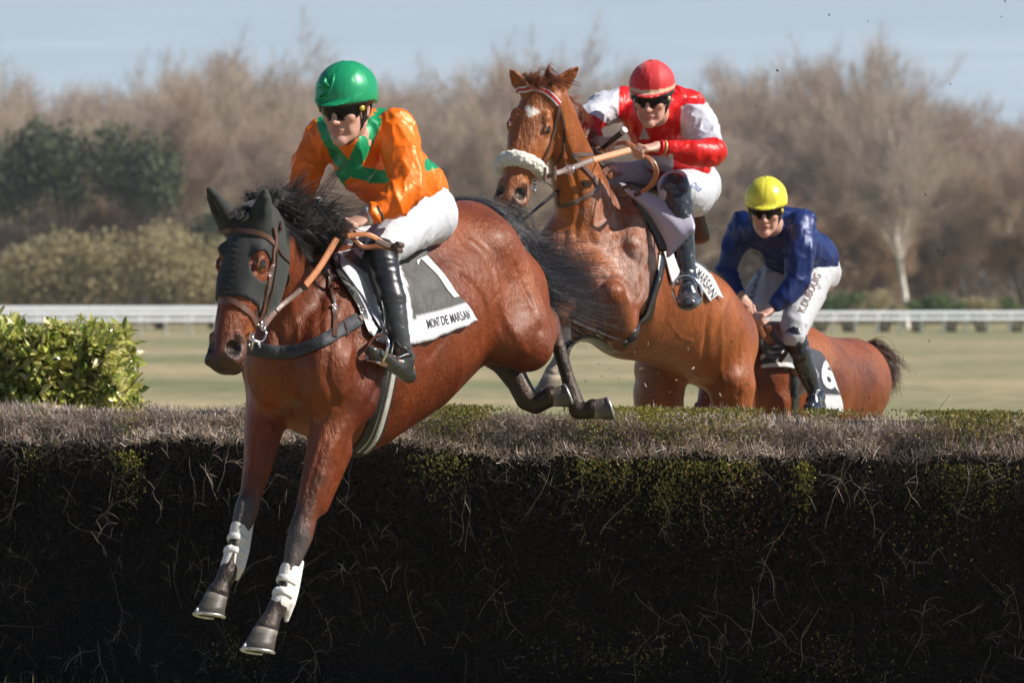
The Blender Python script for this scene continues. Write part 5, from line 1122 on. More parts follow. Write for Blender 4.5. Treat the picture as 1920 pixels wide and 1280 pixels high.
# white tendon boots
TB_ = thing('tendon_boot', 'white strapped tendon boot on the right foreleg of the hooded bay, upper of the two', 'tendon boot', P(440, 1020, 13.45)); TB2 = thing('tendon_boot', 'white strapped tendon boot on the left foreleg of the hooded bay, lower of the two', 'tendon boot', P(528, 1100, 13.28))
for t_, p0, p1, p2, tp in ((TB_, P(450, 990, 13.485), P(440, 1030, 13.45), P(430, 1062, 13.42), P(441, 1084, 13.44)), (TB2, P(543, 1068, 13.31), P(532, 1108, 13.27), P(524, 1130, 13.255), P(534, 1162, 13.27))):
    ax_ = nrm(p2-p0); K = SDF(); K.chain([(p0, .038, .042), (p1, .035, .040), (p2, .036, .042)], .01, V(0, -1, 0), (.72, .68, .62)); bk = V(.034, .015, 0)
    K.chain([(p0+bk-ax_*.03, .013, .012), (p1+bk*1.05, .022, .018), (p2+bk*1.1, .024, .018), (tp+V(.006, 0, 0), .010, .008)], .015, V(0, -1, 0), (.78, .75, .70))
    def post(D, ax):
        X, Y, Z = ax[0][:, None, None]-p1[0], ax[1][None, :, None]-p1[1], ax[2][None, None]-p1[2]; f_ = -X*.86+Y*-.5; h = X*ax_[0]+Y*ax_[1]+Z*ax_[2]
        return np.maximum(D, np.minimum(f_+.006, np.abs(h+.012)*-1+.012) if False else np.where(np.abs(h+.02) < .012, f_-.002, D-1))
    v, q, c = K.mesh(.005, post=post); sh_ = put('shell', v, q, m_cloth, t_, c)
    for dz in (-.042, .012):
        mb = MB()
        cx = p1+ax_*dz; rr = .0415; a_ = np.linspace(.0, 2*math.pi, 24); e1 = nrm(np.cross(ax_, V(0, 1, 0))); e2 = np.cross(ax_, e1)
        for w_, cl_ in ((.0, (.74, .72, .68)),): tube(mb, [cx+(rr*.93)*(math.cos(x)*e1)+(rr*1.02)*math.sin(x)*e2 for x in a_], .0125, 8, flat=(.3, 1), col_=cl_, up=-ax_, cap=False)
        mb.build('strap', m_cloth, t_)
# ================================================================ second horse: chestnut, climbing
BAY = CH = (.36, .095, .028)
hf2 = Frm(P(1006, 163, 16.05), V(-.145, -.19, -.545), V(-.30, -.95, -.05), 1.02)
S = SDF(); LG2 = nrm(V(.87, -.5, 0))
S.chain(ch((1085, 490, 16.55, .19, .25), (1125, 505, 16.72, .25, .34), (1185, 545, 17.0, .285, .345), (1243, 578, 17.25, .285, .29), (1298, 605, 17.5, .255, .275), (1338, 640, 17.72, .23, .25)), .06, c=CH)
S.chain(ch((1112, 455, 16.68, .17, .27), (1092, 375, 16.5, .125, .20), (1068, 295, 16.35, .092, .15), (1048, 225, 16.2, .078, .12), (1036, 192, 16.12, .072, .10)), .10, c=CH)
S.ell(P(1050, 490, 16.44), (.12, .13, .17), None, .08, CH); S.ell(P(1075, 580, 16.5), (.14, .14, .15), None, .08, CH); S.ell(P(1112, 540, 16.36), (.12, .13, .16), None, .08, CH)
S.chain(ch((1190, 400, 16.72, .07, .10), (1185, 480, 16.55, .08, .15), (1160, 570, 16.45, .09, .13)), .06, c=CH)        # shoulder
S.chain(ch((1205, 480, 16.82, .06, .10), (1200, 570, 16.68, .07, .12)), .10, c=CH)
# folded left fore
S.chain(ch((1165, 620, 16.48, .085, .11), (1158, 585, 16.3, .072, .085), (1148, 552, 16.12, .062, .068)), .05, up=(0, -1, 0), c=CH)
S.chain(ch((1148, 552, 16.10, .06, .06), (1146, 575, 16.2, .045, .05), (1146, 605, 16.32, .034, .038), (1142, 625, 16.38, .04, .042)), .03, up=(0, -1, 0), c=CH)
# right fore
S.chain(ch((1072, 545, 16.5, .09, .12), (1058, 570, 16.3, .062, .07), (1050, 590, 16.14, .052, .055), (1056, 620, 16.16, .036, .040), (1060, 650, 16.2, .031, .034), (1048, 680, 16.22, .036, .04), (1038, 700, 16.2, .045, .045)), .035, up=(0, -1, 0), c=CH)
# hind quarters
S.chain(ch((1322, 600, 17.62, .15, .15), (1352, 655, 17.62, .135, .16), (1370, 715, 17.60, .125, .19), (1374, 770, 17.62, .10, .14), (1392, 850, 17.85, .055, .075), (1398, 875, 17.9, .05, .065), (1388, 950, 17.82, .036, .045), (1380, 1060, 17.75, .034, .04), (1372, 1100, 17.72, .045, .048), (1364, 1135, 17.65, .045, .048)), .06, up=(0, -1, 0), c=CH)
S.chain(ch((1290, 620, 17.85, .14, .16), (1243, 680, 17.85, .135, .21), (1235, 745, 17.82, .13, .18), (1262, 850, 18.0, .065, .085), (1264, 875, 18.02, .05, .065), (1252, 950, 17.95, .036, .045), (1240, 1070, 17.9, .034, .04), (1232, 1110, 17.85, .045, .048), (1225, 1140, 17.8, .045, .048)), .06, up=(0, -1, 0), c=CH)
S.chain(ch((1318, 640, 17.4, .04, .05), (1325, 690, 17.45, .03, .06)), .06, c=CH)
horse_head(S, hf2, CH, (.30, .15, .09))
horse_ear(S, P(984, 170, 16.08), P(957, 132, 16.05), V(-.6, -.8, .0), .040, CH)
horse_ear(S, P(1035, 176, 16.12), P(1085, 125, 16.12), V(.55, -.8, .1), .043, CH)
v, q, c = S.mesh(.0115, fine=[(np.minimum(hf2(0, 0, 0), hf2(.62, -.2, 0))-.14, np.maximum(hf2(0, 0, 0), hf2(.62, -.2, 0))+.16, .0065)])
WHI = (.70, .66, .60)
for a in ([P(1378, 1020, 17.78), P(1364, 1140, 17.65)], [P(1060, 625, 16.17), P(1058, 660, 16.2), P(1040, 695, 16.2)]): c = paint(v, c, a, .06, WHI, .03, .02)
c = paint(v, c, [P(1050, 668, 16.2), P(1036, 704, 16.2)], .055, (.30, .25, .20), .02)
c = paint(v, c, [hf2(.115, .01, -.006), hf2(.145, .01, .0), hf2(.165, .01, -.016), hf2(.20, .01, -.022)], [.036, .030, .014, .006], WHI, .012, .03, 30)
c = paint(v, c, [hf2(.57, -.10, 0)], .055, (.36, .22, .15), .07, .02); c = paint(v, c, [hf2(.56, -.05, .02), hf2(.56, -.05, -.05)], .03, (.16, .055, .03), .05, .02)
for q_ in (-1, 1): c = paint(v, c, [hf2(.526, -.012, .062*q_)], .038, (.40, .27, .20), .012); c = paint(v, c, [hf2(.520, -.022, .050*q_)], .031, (.008, .004, .004), .008); c = paint(v, c, [hf2(.24, -.07, .09*q_)], .02, (.42, .20, .11), .05, .01)
def coat_tones2(v, c, ref, dark_, light, seed=0):
    n = np.clip(.5+.5*vnoise(v, 2.4, seed)+.25*vnoise(v, 6.5, seed+1), 0, 1)[:, None]; m = np.exp(-np.linalg.norm(c-np.array(ref), axis=1)/.06)[:, None]
    return c*(1-m)+m*(np.array(dark_)*(1-n)+np.array(light)*n)
hd_w = np.clip(1-np.linalg.norm((v-hf2(.3, -.1, 0)), axis=1)/.8, 0, 1)[:, None]
c = coat_tones2(v, c, CH, (.15, .030, .0075), (.36, .098, .021), 12)+hd_w*np.array((.05, .03, .012))
v = sculpt(v, q, [([(1052, 250), (1075, 320), (1088, 380), (1080, 440)], .016, -.012), ([(1120, 330), (1110, 400), (1120, 450)], .02, .010), ([(1150, 410), (1136, 460), (1130, 520)], .024, -.008), ([(1196, 430), (1188, 470), (1195, 540), (1200, 600)], .018, .006),
    ([(1212, 490), (1206, 540), (1190, 600)], .018, -.006), ([(1165, 450), (1160, 500), (1168, 560)], .02, -.006), ([(1330, 560), (1325, 620), (1318, 680)], .02, -.012), ([(1365, 540), (1352, 600), (1350, 680), (1358, 740)], .02, .009), ([(1390, 600), (1385, 680), (1384, 740)], .014, -.007),
    ([(1280, 640), (1230, 665), (1180, 672)], .007, .005), ([(1250, 600), (1275, 630), (1300, 640)], .006, .004), ([(1060, 440), (1050, 480), (1045, 520)], .02, -.010), ([(1000, 250), (990, 290), (985, 310)], .006, .004), ([(975, 240), (965, 290), (960, 330)], .008, .003)], Surf((v, q), d=16.3))
horse2 = thing('horse', 'chestnut racehorse with a sheepskin noseband and white star, rising over the hedge behind the bay', 'horse', P(1300, 1150, 17.2)*V(1, 1, 0))
m_coat2 = coat_mat('chestnut_coat', .5); body2 = put('body', v, q, m_coat2, horse2, c)
sw = np.exp(-(np.linalg.norm((v-P(1165, 440, 16.6))*V(1, .6, .8), axis=1)/.26)**2)+.7*np.exp(-(np.linalg.norm((v-P(1185, 520, 16.5))*V(1, .6, .7), axis=1)/.2)**2)+.5*np.exp(-(np.linalg.norm(v-P(1110, 370, 16.4), axis=1)/.14)**2); sweat_glint_attr(body2, np.clip(sw, 0, 1))  # where sheen glints are painted on shoulder and neck
s2 = Surf((v, q), d=16.1)
for q_ in (-1, 1): eyeball(horse2, hf2(.187, -.040, .083*q_), .025, hf2.C*q_+hf2.B*.5)
hoof(horse2, P(1037, 700, 16.19), V(-.2, .35, -1), V(-.6, -1, -.3), .044, h=.08, col_=(.22, .18, .13)); hoof(horse2, P(1140, 618, 16.42), V(-.1, .9, .5), V(-.3, .2, -1), .040, h=.06)
hoof(horse2, P(1363, 1140, 17.64), V(-.2, -.3, -1), V(-.5, -.8, 0), .046, h=.08); hoof(horse2, P(1224, 1146, 17.79), V(-.2, -.3, -1), V(-.5, -.8, 0), .046, h=.08)
CHH = [(.20, .055, .02), (.30, .095, .035), (.13, .035, .015)]
mb = MB(); g = []
for b, e in [((996, 165, 16.0), (990, 150, 15.98)), ((1010, 160, 16.02), (1018, 132, 16.0)), ((1025, 160, 16.08), (1050, 145, 16.08))]:
    b = P(*b); e = P(*e); g.append([b, b*.5+e*.5+V(0, -.03, .03), e, e+V(.05, -.02, -.03)])
hair(mb, g, 500, .0013, CHH, .02, .05)
cr = [P(1050, 180, 16.25), P(1075, 215, 16.35), P(1097, 260, 16.45), P(1120, 310, 16.6), P(1150, 345, 16.75)]
g = [[b, b+V(.02, .03, .03), b+V(.04, .06, .03), b+V(.06, .08, .0)] for b in cr]; hair(mb, g, 700, .0013, CHH, .015, .05)
hair(mb, [[b, b+V(-.03, .04, .04), b+V(-.09, .10, .02), b+V(-.12, .12, -.06)] for b in cr], 1200, .0013, CHH, .012, .05)
mb.build('mane', m_hair, horse2)
mb = MB(); g = [[P(1372, 640, 18.0), P(1390, 700, 18.2), P(1385, 800, 18.25), P(1370, 900, 18.25)], [P(1378, 640, 18.0), P(1402, 700, 18.2), P(1400, 800, 18.25), P(1395, 900, 18.25)]]; hair(mb, g, 1200, .002, CHH, .03, .05); mb.build('tail', m_hair, horse2)
# ---- tack of the second horse
MID2 = P(1190, 560, 17.05)
nc = thing('saddle_cloth', 'grey number cloth lettered on its pale hem, under the rider in red and white', 'saddle cloth', P(1300, 520, 17.1))
rows = [[(1235, 455), (1268, 468), (1300, 490), (1320, 503)], [(1245, 490), (1280, 500), (1318, 520), (1336, 530)], [(1255, 530), (1285, 530), (1325, 545), (1350, 562)]]
pos, nor, G = cloth_grid(s2, rows, 40, 26, .012, .006, 8)
def cf(u, v_, g):
    x, y = g[:2]; return (.055, .06, .068) if (y < 493+(x-1290)*.62 or x > 1352) else (.62, .60, .60)
mb = MB(); cloth_mesh(mb, pos, nor, cf, G)
far = mirror_h(pos.reshape(-1, 3), MID2, LG2).reshape(pos.shape); cloth_mesh(mb, far[::-1], mirror_h(nor.reshape(-1, 3), np.zeros(3), LG2).reshape(nor.shape)[::-1], lambda u, v_, g: (.055, .06, .068), G[::-1])
rows_h = [[(1282, 492), (1305, 500), (1326, 520), (1343, 552)], [(1280, 520), (1294, 524), (1306, 540), (1325, 566)]]
posh, norh, Gh = cloth_grid(s2, rows_h, 40, 12, .020, .003, 9); cloth_mesh(mb, posh, norh, lambda u, v_, g: (.66, .64, .64), Gh); mb.build('cloth', m_cloth, nc)
tv, tf = text_mesh('DE MARSAN', 1., .012); w0 = tv[:, 0].max()-tv[:, 0].min(); mb = MB(); mb.add(on_cloth(posh, norh, .12+.84*(tv[:, 0]-tv[:, 0].min())/w0, .82-.62*(tv[:, 1]-tv[:, 1].min())/(tv[:, 1].max()-tv[:, 1].min()), .0022), tf); mb.build('lettering', m_ink, nc, smooth=False)
sd = thing('saddle', 'dark racing saddle with a lavender grey front pad on the chestnut horse', 'saddle', P(1230, 400, 16.9))
# hanging satin pad
K = [(1160, 342, 16.62), (1200, 352, 16.62), (1240, 372, 16.6), (1290, 385, 16.58)], [(1178, 365, 16.6), (1215, 385, 16.56), (1255, 400, 16.54), (1302, 425, 16.5)], [(1215, 400, 16.62), (1235, 425, 16.56), (1265, 435, 16.5), (1292, 440, 16.5)], [(1246, 440, 16.58), (1250, 460, 16.54), (1262, 465, 16.52), (1275, 462, 16.52)], [(1250, 482, 16.58), (1252, 483, 16.56), (1255, 482, 16.55), (1258, 480, 16.55)]
nu, nv = 40, 46; R_ = np.array([catmull([P(*p) for p in r], nu) for r in K]); pos = np.array([catmull(list(R_[:, i]), nv) for i in range(nu)]); nor = np.tile(nrm(V(.3, -1, .1)), (nu, nv, 1))
pos = pos+nor*((vnoise(pos*V(1, 1, .4)+pos[..., 2:3]*V(.8, 0, 0), 15, 4)*.012)[..., None]); mb = MB()
cloth_mesh(mb, pos, nor, lambda u, v_, g: (.44, .41, .50) if not (abs(u-.5) > .475 or v_ > .97) else (.55, .52, .60), np.zeros((nu, nv, 3))); mb.build('satin_pad', mat('satin_pad', rough=.38, attr=True, bump=[(30, .4, .006, None)]), sd)
R_ = np.array([catmull([P(*p, 16.6) for p in r], 10) for r in ([(1180, 350), (1196, 350), (1214, 356)], [(1194, 388), (1211, 388), (1230, 392)], [(1220, 430), (1235, 430), (1250, 436)], [(1238, 472), (1247, 471), (1256, 470)])]); pos = np.array([catmull(list(R_[:, i]), 26) for i in range(10)]); mb = MB(); cloth_mesh(mb, pos, np.tile(nrm(V(.3, -1, .1)), (10, 26, 1)), lambda u, v_, g: (.30, .25, .16) if u > .72 else (.014, .014, .015), np.zeros((10, 26, 3)), .02); mb.build('flap', m_rub, sd)
K = SDF(); K.chain([(P(1180, 348, 16.75), .05, .02), (P(1225, 362, 16.95), .11, .025), (P(1275, 395, 17.15), .14, .03), (P(1300, 440, 17.25), .10, .03)], .03, c=(.02, .02, .02)); v_, q_, c_ = K.mesh(.011); put('seat', v_, q_, m_rub, sd, c_)
mb = MB(); gl = [s2.hit(x, y)[0] for x, y in [(1240, 480), (1234, 520), (1222, 560), (1205, 600), (1180, 635), (1150, 660), (1110, 668), (1080, 660)]]; strap(mb, s2, gl, .07, .008, n=50, col_=(.02, .02, .022)); mb.build('girth', m_rub, sd)
mb = MB(); strap(mb, s2, [p+V(-.03, 0, 0) for p in gl[1:5]], .022, .012, .002, 20, (.30, .28, .26)); mb.build('girth_lining', m_cloth, sd)
toe = P(1288, 545, 16.44); up_ = nrm(V(-.25, 0, 1)); sdv = nrm(V(1, -.1, .2)); an = np.linspace(-.3*math.pi, 1.3*math.pi, 22)
mbs = MB(); ring_ = [toe+sdv*math.cos(a)*.068+up_*(math.sin(a)*.085-.01) for a in an]; tube(mbs, ring_+[ring_[0]], .007, 8, col_=(.3, .3, .32)); mbs.build('stirrup_iron', m_steel, sd)
mb = MB(); tube(mb, catmull([toe+up_*.07, P(1276, 500, 16.55), P(1262, 460, 16.62), P(1240, 400, 16.75)], 16), .012, 6, flat=(1, .25), col_=(.03, .03, .03), up=(.3, -1, 0)); mb.build('stirrup_leather', m_rub, sd)
br = thing('bridle', 'brown bridle with a red and white browband and sheepskin noseband on the chestnut', 'bridle', hf2(.2, 0, 0))
def h2(*pts): return [s2.hit(*p)[0] for p in pts]
mb = MB(); bb = h2((965, 176), (978, 169), (1000, 166), (1022, 172), (1038, 184), (1048, 196)); strap(mb, s2, bb, .030, .005, .002, 40, (.72, .72, .72)); strap(mb, s2, bb, .015, .0075, .002, 40, (.50, .02, .015)); mb.build('browband', m_leather, br)
# sheepskin
K = SDF(); ns = [hf2(.36, -.15, -.075), hf2(.365, -.09, -.085), hf2(.365, -.03, -.065), hf2(.365, .008, 0), hf2(.37, -.028, .065), hf2(.375, -.085, .088), hf2(.38, -.13, .085)]; pl = catmull(ns, 16)
K.chain([(p, .037, .037) for p in pl], .01, c=(.70, .66, .56)); v_, q_, c_ = K.mesh(.005); n_ = vnormals(v_, q_); v_ = v_+n_*((vnoise(v_, 90, 1)*.0045+vnoise(v_, 170, 2)*.003)[:, None]); c_ = c_*(1+.18*vnoise(v_, 120, 1)[:, None]); put('sheepskin_noseband', v_, q_, mat('sheepskin', rough=.95, attr=True, sheen=.6, bump=[(220, .8, .003, None)]), br, c_)
mb = MB(); strap(mb, s2, h2((1048, 198), (1044, 218), (1038, 245), (1030, 270), (1020, 295), (1013, 310)), .020, .005, .004, 30, (.11, .06, .045)); strap(mb, s2, h2((1046, 200), (1054, 225), (1058, 255), (1056, 280), (1046, 305)), .013, .004, .004, 30, DBR); strap(mb, s2, [hf2(.02, -.08, .1), hf2(-.03, -.1, .05), hf2(-.04, -.1, 0), hf2(-.03, -.1, -.05)], .02, .005, .008, 20, DBR); mb.build('cheekpiece', m_leather, br)
mb = MB(); c_, n_ = s2.hit(1001, 330); cb = c_+n_*.014; ring(mb, cb, V(.5, -.8, .1), .036, .0048); ring(mb, cb+V(-.02, -.005, -.05), V(.3, -.9, 0), .020, .004); tube(mb, [cb+V(-.03, 0, -.02), cb+V(-.07, .02, -.02), cb+V(-.12, .05, -.01)], .007, 8); tube(mb, [cb+V(-.01, -.01, -.03), cb+V(-.012, -.01, -.085)], .008, 8, flat=(1, .5))
mb.build('bit', m_steel, br)
mb = MB(); ra = [cb+V(.02, 0, -.005), P(1040, 326, 15.92), P(1080, 312, 16.05), P(1112, 300, 16.15), P(1178, 282, 16.3)]; tube(mb, catmull(ra, 40), .0105, 6, flat=(1.15, .26), col_=(.17, .115, .095), up=(.1, -1, .1)); tube(mb, catmull([P(1113, 299.6, 16.15), P(1145, 291, 16.22), P(1182, 281, 16.3)], 12), .0125, 6, flat=(1.15, .3), col_=(.60, .25, .10), up=(.1, -1, .1))
for p in ((1040, 326, 15.915), (1022, 328, 15.9)): tube(mb, [P(*p)+V(0, -.006, .035), P(*p)+V(0, -.006, -.03)], .008, 6, flat=(1, .4), col_=(.2, .12, .08), up=(0, -1, 0))
for k_ in (0, 5): tube(mb, catmull([P(1196+k_, 288, 16.33), P(1218+k_, 300, 16.3), P(1228+k_, 322, 16.3), P(1220+k_, 345, 16.34), P(1202+k_*.5, 360, 16.42)], 24), .0065, 6, flat=(1.1, .4), col_=(.45, .17, .07), up=(0, -1, .2))
tube(mb, catmull([P(1154, 270, 16.4), P(1172, 268, 16.32), P(1190, 276, 16.3)], 10), .011, 6, flat=(1.2, .3), col_=(.40, .15, .06), up=(0, -1, .3))
mb.build('reins', m_leather, br)
mb = MB(); c_, _ = s2.hit(1046, 322); ring(mb, P(1067, 318, 15.98), V(0, -1, .2), .022, .003); mb.build('rein_ring', m_steel, br)
ms = thing('martingale', 'grey-brown neck strap looped round the base of the chestnut horse\'s neck', 'strap', P(1080, 370, 16.4))
mb = MB(); strap(mb, s2, h2((1029, 368), (1045, 380), (1070, 381), (1095, 370), (1120, 345), (1136, 318), (1142, 305))+[P(1150, 290, 16.7)], .020, .005, .004, 50, (.12, .085, .075)); mb.build('strap', m_leather, ms)
mb = MB(); strap(mb, s2, h2((1150, 352), (1165, 362), (1185, 358)), .016, .006, .006, 14, (.05, .035, .03)); tube(mb, catmull([P(1168, 352, 16.5), P(1185, 350, 16.48), P(1200, 362, 16.48), P(1190, 366, 16.5)], 14), .011, 6, col_=(.09, .065, .055)); mb.build('buckle_strap', m_leather, ms)
mb = MB(); wh = thing('riding_whip', 'long black whip carried low beside the chestnut horse\'s chest, ending in a leather flap', 'whip', P(1000, 400, 16.3)); tube(mb, [P(1046, 358, 16.28), P(1010, 388, 16.2), P(975, 418, 16.1)], [.009, .008, .007], 8, col_=(.015, .015, .016)); mb.build('shaft', m_rub, wh)
mb = MB(); tube(mb, catmull([P(978, 415, 16.1), P(968, 422, 16.1), P(965, 436, 16.1), P(966, 446, 16.1)], 8), [.010]*8, 6, flat=(1.2, .3), col_=(.10, .105, .12), up=(0, -1, 0)); mb.build('flap', m_rub, wh)
# ================================================================ second rider
j2 = thing('person', 'rider in red and white silks with a plain red cap', 'rider', P(1285, 370, 17.0))
h_ = Frm(P(1222, 181, 16.55), V(-.22, -.93, -.30), V(-.02, -.30, 1), 1.05)
lw2, lk2 = P(1232, 276, 16.38), P(1200, 277, 16.33); rw2, rk2 = P(1118, 262, 16.62), P(1142, 264, 16.50)
B = SDF(); face(B, h_); B.chain([(h_(-.02, -.06, 0), .055, .06), (P(1238, 222, 16.78), .065, .065)], .03, h_.A, SK)
B.chain(ch((1235, 235, 16.85, .15, .09), (1258, 280, 17.0, .14, .09), (1280, 320, 17.15, .13, .10)), .05, c=SK)
B.chain([(P(1298, 225, 16.75), .05), (P(1336, 290, 16.5), .04), (lw2, .027)], .03, c=SK); B.chain([(P(1170, 200, 16.95), .05), (P(1104, 228, 16.72), .04), (rw2, .027)], .03, c=SK)
B.chain([(P(1290, 350, 17.0), .08), (P(1265, 350, 16.62), .05), (P(1281, 430, 16.57), .04), (P(1290, 525, 16.54), .03), (P(1290, 525, 16.54)+V(-.01, -.1, -.08), .025)], .03, c=SK)
B.chain([(P(1250, 345, 17.2), .08), (P(1150, 345, 17.0), .055), (P(1140, 450, 17.35), .045), (P(1140, 560, 17.4), .032)], .03, c=SK)
fist(B, lw2, nrm(lk2-lw2), V(.1, .35, -1), -.98); fist(B, rw2, nrm(rk2-rw2), V(.2, .1, -1), .98)
v, q, c = B.mesh(.0095, fine=[(h_.o-.14, h_.o+.14, .0048), (P(1178, 292, 16.2), P(1240, 262, 16.5), .0042), (P(1112, 290, 16.4), P(1160, 252, 16.7), .0042)])
for k in (-1, 1): c = paint(v, c, [h_(-.06, -.02, .078*k), h_(-.03, .03, .08*k)], .016, (.12, .05, .025), .02)
put('body', v, q, m_skin, j2, c)
helmet(j2, h_, (.62, .008, .012), False, .002, 4, stripe=(.62, .42, .26)); goggles(j2, h_, (.45, .36, .22))
RED, WHJ = (.70, .010, .008), (.60, .60, .66)
J = SDF()
J.chain(ch((1236, 228, 16.83, .19, .11), (1256, 268, 16.96, .18, .14), (1275, 305, 17.08, .16, .14), (1280, 318, 17.12, .14, .12)), .06, c=RED)
J.chain([(P(1296, 215, 16.78), .088), (P(1318, 250, 16.62), .085), (P(1334, 287, 16.50), .068), (P(1300, 288, 16.43), .064), (P(1262, 280, 16.40), .050), (P(1240, 277, 16.385), .036)], .03, c=RED)
J.chain([(P(1172, 192, 16.95), .085), (P(1130, 205, 16.82), .080), (P(1106, 222, 16.73), .070), (P(1106, 248, 16.68), .055), (P(1114, 258, 16.64), .036)], .03, c=RED)
J.chain([(P(1262, 210, 16.88), .09), (P(1240, 205, 16.78), .066), (P(1228, 215, 16.72), .06)], .04, c=RED)
J.ell(P(1255, 190, 16.98), (.17, .10, .07), None, .05, RED)
v, q, c = J.mesh(.008)
X, Y, Z = v.T; aL = seg_d(X, Y, Z, P(1302, 212, 16.75), P(1330, 262, 16.58), (.09, .09), (.09, .09), V(0, -1, .1)); aR = seg_d(X, Y, Z, P(1160, 195, 16.9), P(1108, 222, 16.75), (.09, .09), (.082, .082), V(0, -1, .1))
px_ = 960+F*v[:, 0]/v[:, 1]; py_ = 563-F*(v[:, 2]-CAMZ)/v[:, 1]
wl = (aL < .012) & (px_ > 1277+.0*py_) & (py_ < 262+(px_-1300)*.05) & (py_ > 195+(1320-px_)*.12); wr = (aR < .012) & (px_ < 1161) & (py_ < 206+(px_-1090)*.55)
fr2 = (v-P(1255, 265, 16.98))@V(-.3, -.9, -.3) > -.04; tor = (np.minimum(aL, aR) > .0)
from_l = seg_d(X, Y, Z, P(1334, 287, 16.5), lw2, (.07, .07), (.04, .04), V(0, -1, .1)); fa = from_l < .004
c[wl | wr] = WHJ
c[fr2 & tor & ~fa & (np.abs(px_-1208) < (py_-236)*.38) & (py_ > 236) & (py_ < 262)] = WHJ
c[fr2 & tor & ~fa & (px_ > 1182) & (py_ > 292-(px_-1182)*.02) & (py_ < 310+(px_-1182)*.19) & (px_ < 1262)] = WHJ
v = folds(v, q, .009, 8, (1, 1, .6), 51); v = folds(v, q, .005, 18, (1, .8, .8), 55); v = folds(v, q, .0018, 42, (1, 1, .6), 58)
put('silk_jacket', v, q, m_silk, j2, c)
d = nrm(P(1262, 280, 16.4)-lw2)
for k, (a, cl) in enumerate([(.012, RED), (.030, (.50, .34, .12)), (.046, RED), (.060, (.50, .34, .12))]):
    mb = MB(); tube(mb, [lw2+d*a, lw2+d*(a+.003), lw2+d*(a+.012), lw2+d*(a+.015)], [.030, .038, .038, .034], 18, col_=cl); mb.build('wrist_band', m_rub if k else m_silk, j2)
d = nrm(P(1106, 250, 16.68)-rw2); mb = MB(); tube(mb, [rw2+d*.02, rw2+d*.024, rw2+d*.035, rw2+d*.04], [.034, .044, .044, .038], 18, col_=(.50, .34, .12)); mb.build('wrist_band', m_rub, j2)
T = SDF(); WH = (.55, .56, .61)
T.chain(ch((1278, 318, 17.12, .15, .12), (1292, 345, 17.18, .165, .14)), .05, c=WH)
T.chain([(P(1296, 362, 17.05), .125), (P(1280, 358, 16.84), .105), (P(1264, 350, 16.66), .082), (P(1264, 362, 16.62), .074)], .04, c=WH)
T.chain([(P(1262, 345, 17.2), .12), (P(1200, 335, 17.1), .09), (P(1152, 332, 17.0), .070), (P(1146, 350, 17.05), .06)], .04, c=WH)
v, q, c = T.mesh(.009); v = folds(v, q, .004, 9, (1, 1, .7), 61); v = folds(v, q, .0022, 26, (1, 1, .6), 65); put('breeches', v, q, m_breech, j2, c); sT = Surf((v, q))
def text_hit(name, parent, surf, txt, a, b, height, m, bold=0., off=.002, shear=0., dflt=16):
    v_, f_ = text_mesh(txt, 1., bold, shear); w0 = v_[:, 0].max()-v_[:, 0].min(); a, b = V(*a), V(*b); d = b-a; n_ = V(-d[1], d[0])/np.linalg.norm(d)
    x = (v_[:, 0]-v_[:, 0].min())/w0; y = (v_[:, 1]-v_[:, 1].min())/max(v_[:, 1].max()-v_[:, 1].min(), .1); P_ = []
    for i in range(len(v_)):
        p = a+x[i]*d-(y[i]-.5)*height*n_; c_, m_ = surf.hit(p[0], p[1], dflt); P_.append(c_+m_*off)
    mb = MB(); mb.add(np.array(P_), f_); return mb.build(name, m, parent, smooth=False)
m_blue = mat('blue_print', (.03, .09, .28), .6)
text_hit('script_lettering', j2, sT, 'Chico', (1297, 345), (1314, 356), 11, m_blue, .0, .003, .4, 16.9)
for side, pts in (('l', [P(1266, 352, 16.615), P(1274, 385, 16.59), P(1281, 430, 16.57), P(1286, 470, 16.56), P(1289, 505, 16.55), P(1290, 525, 16.54)]), ('r', [P(1146, 345, 17.03), P(1142, 400, 17.22), P(1138, 450, 17.36), P(1138, 500, 17.40), P(1138, 540, 17.42), P(1138, 560, 17.42)])):
    K = SDF(); DK = (.030, .031, .036); BT = (.028, .033, .042); r_ = [.075, .064, .056, .046, .040, .040]
    K.chain([(p, a, a) for p, a in zip(pts[:3], r_[:3])], .015, c=DK); K.chain([(p, a, a) for p, a in zip(pts[2:], r_[2:])], .012, c=BT)
    an = pts[5]; toe = an+V(-.01, -.19, -.11) if side == 'l' else an+V(-.02, -.15, -.06); heel = an+V(.01, .05, -.07); ft = nrm(toe-heel)
    K.chain([(an, .040, .042), (heel+V(0, 0, .02), .034, .036)], .02, c=BT); K.chain([(an+V(0, -.005, .0), .044), (an*.45+toe*.55+V(0, 0, .01), .042)], .02, c=BT); K.chain([(heel, .028, .03), (heel*.6+toe*.4, .046, .046), (heel*.25+toe*.75, .058, .046), (toe, .048, .036)], .025, c=(.05, .05, .055))
    v, q, c = K.mesh(.0075); v = folds(v, q, .004, 22, (1, 1, 1.6), 31); c = c*(1+.6*(vnoise(v, 40, 3) > .2)[:, None]*(v[:, 2:3] < pts[2][2])); put('boot', v, q, mat('wet_boot', rough=.2, attr=True, coat=.6, coatr=.1, bump=[(35, .6, .006, None)]), j2, c)
wh = thing('riding_whip', 'black whip handle with a steel cap, held over the reins by the rider in red', 'whip', P(1155, 258, 16.5)); mb = MB()
tube(mb, [P(1130, 278, 16.5), P(1148, 263, 16.45), P(1166, 249, 16.40)], [.011, .0135, .014], 10, col_=(.02, .02, .02)); mb.build('grip', m_rub, wh); mb = MB(); tube(mb, [P(1165, 249.5, 16.41), P(1172, 243, 16.39)], [.016, .0165], 14, col_=(.5, .5, .5)); mb.build('cap', m_leather, wh)
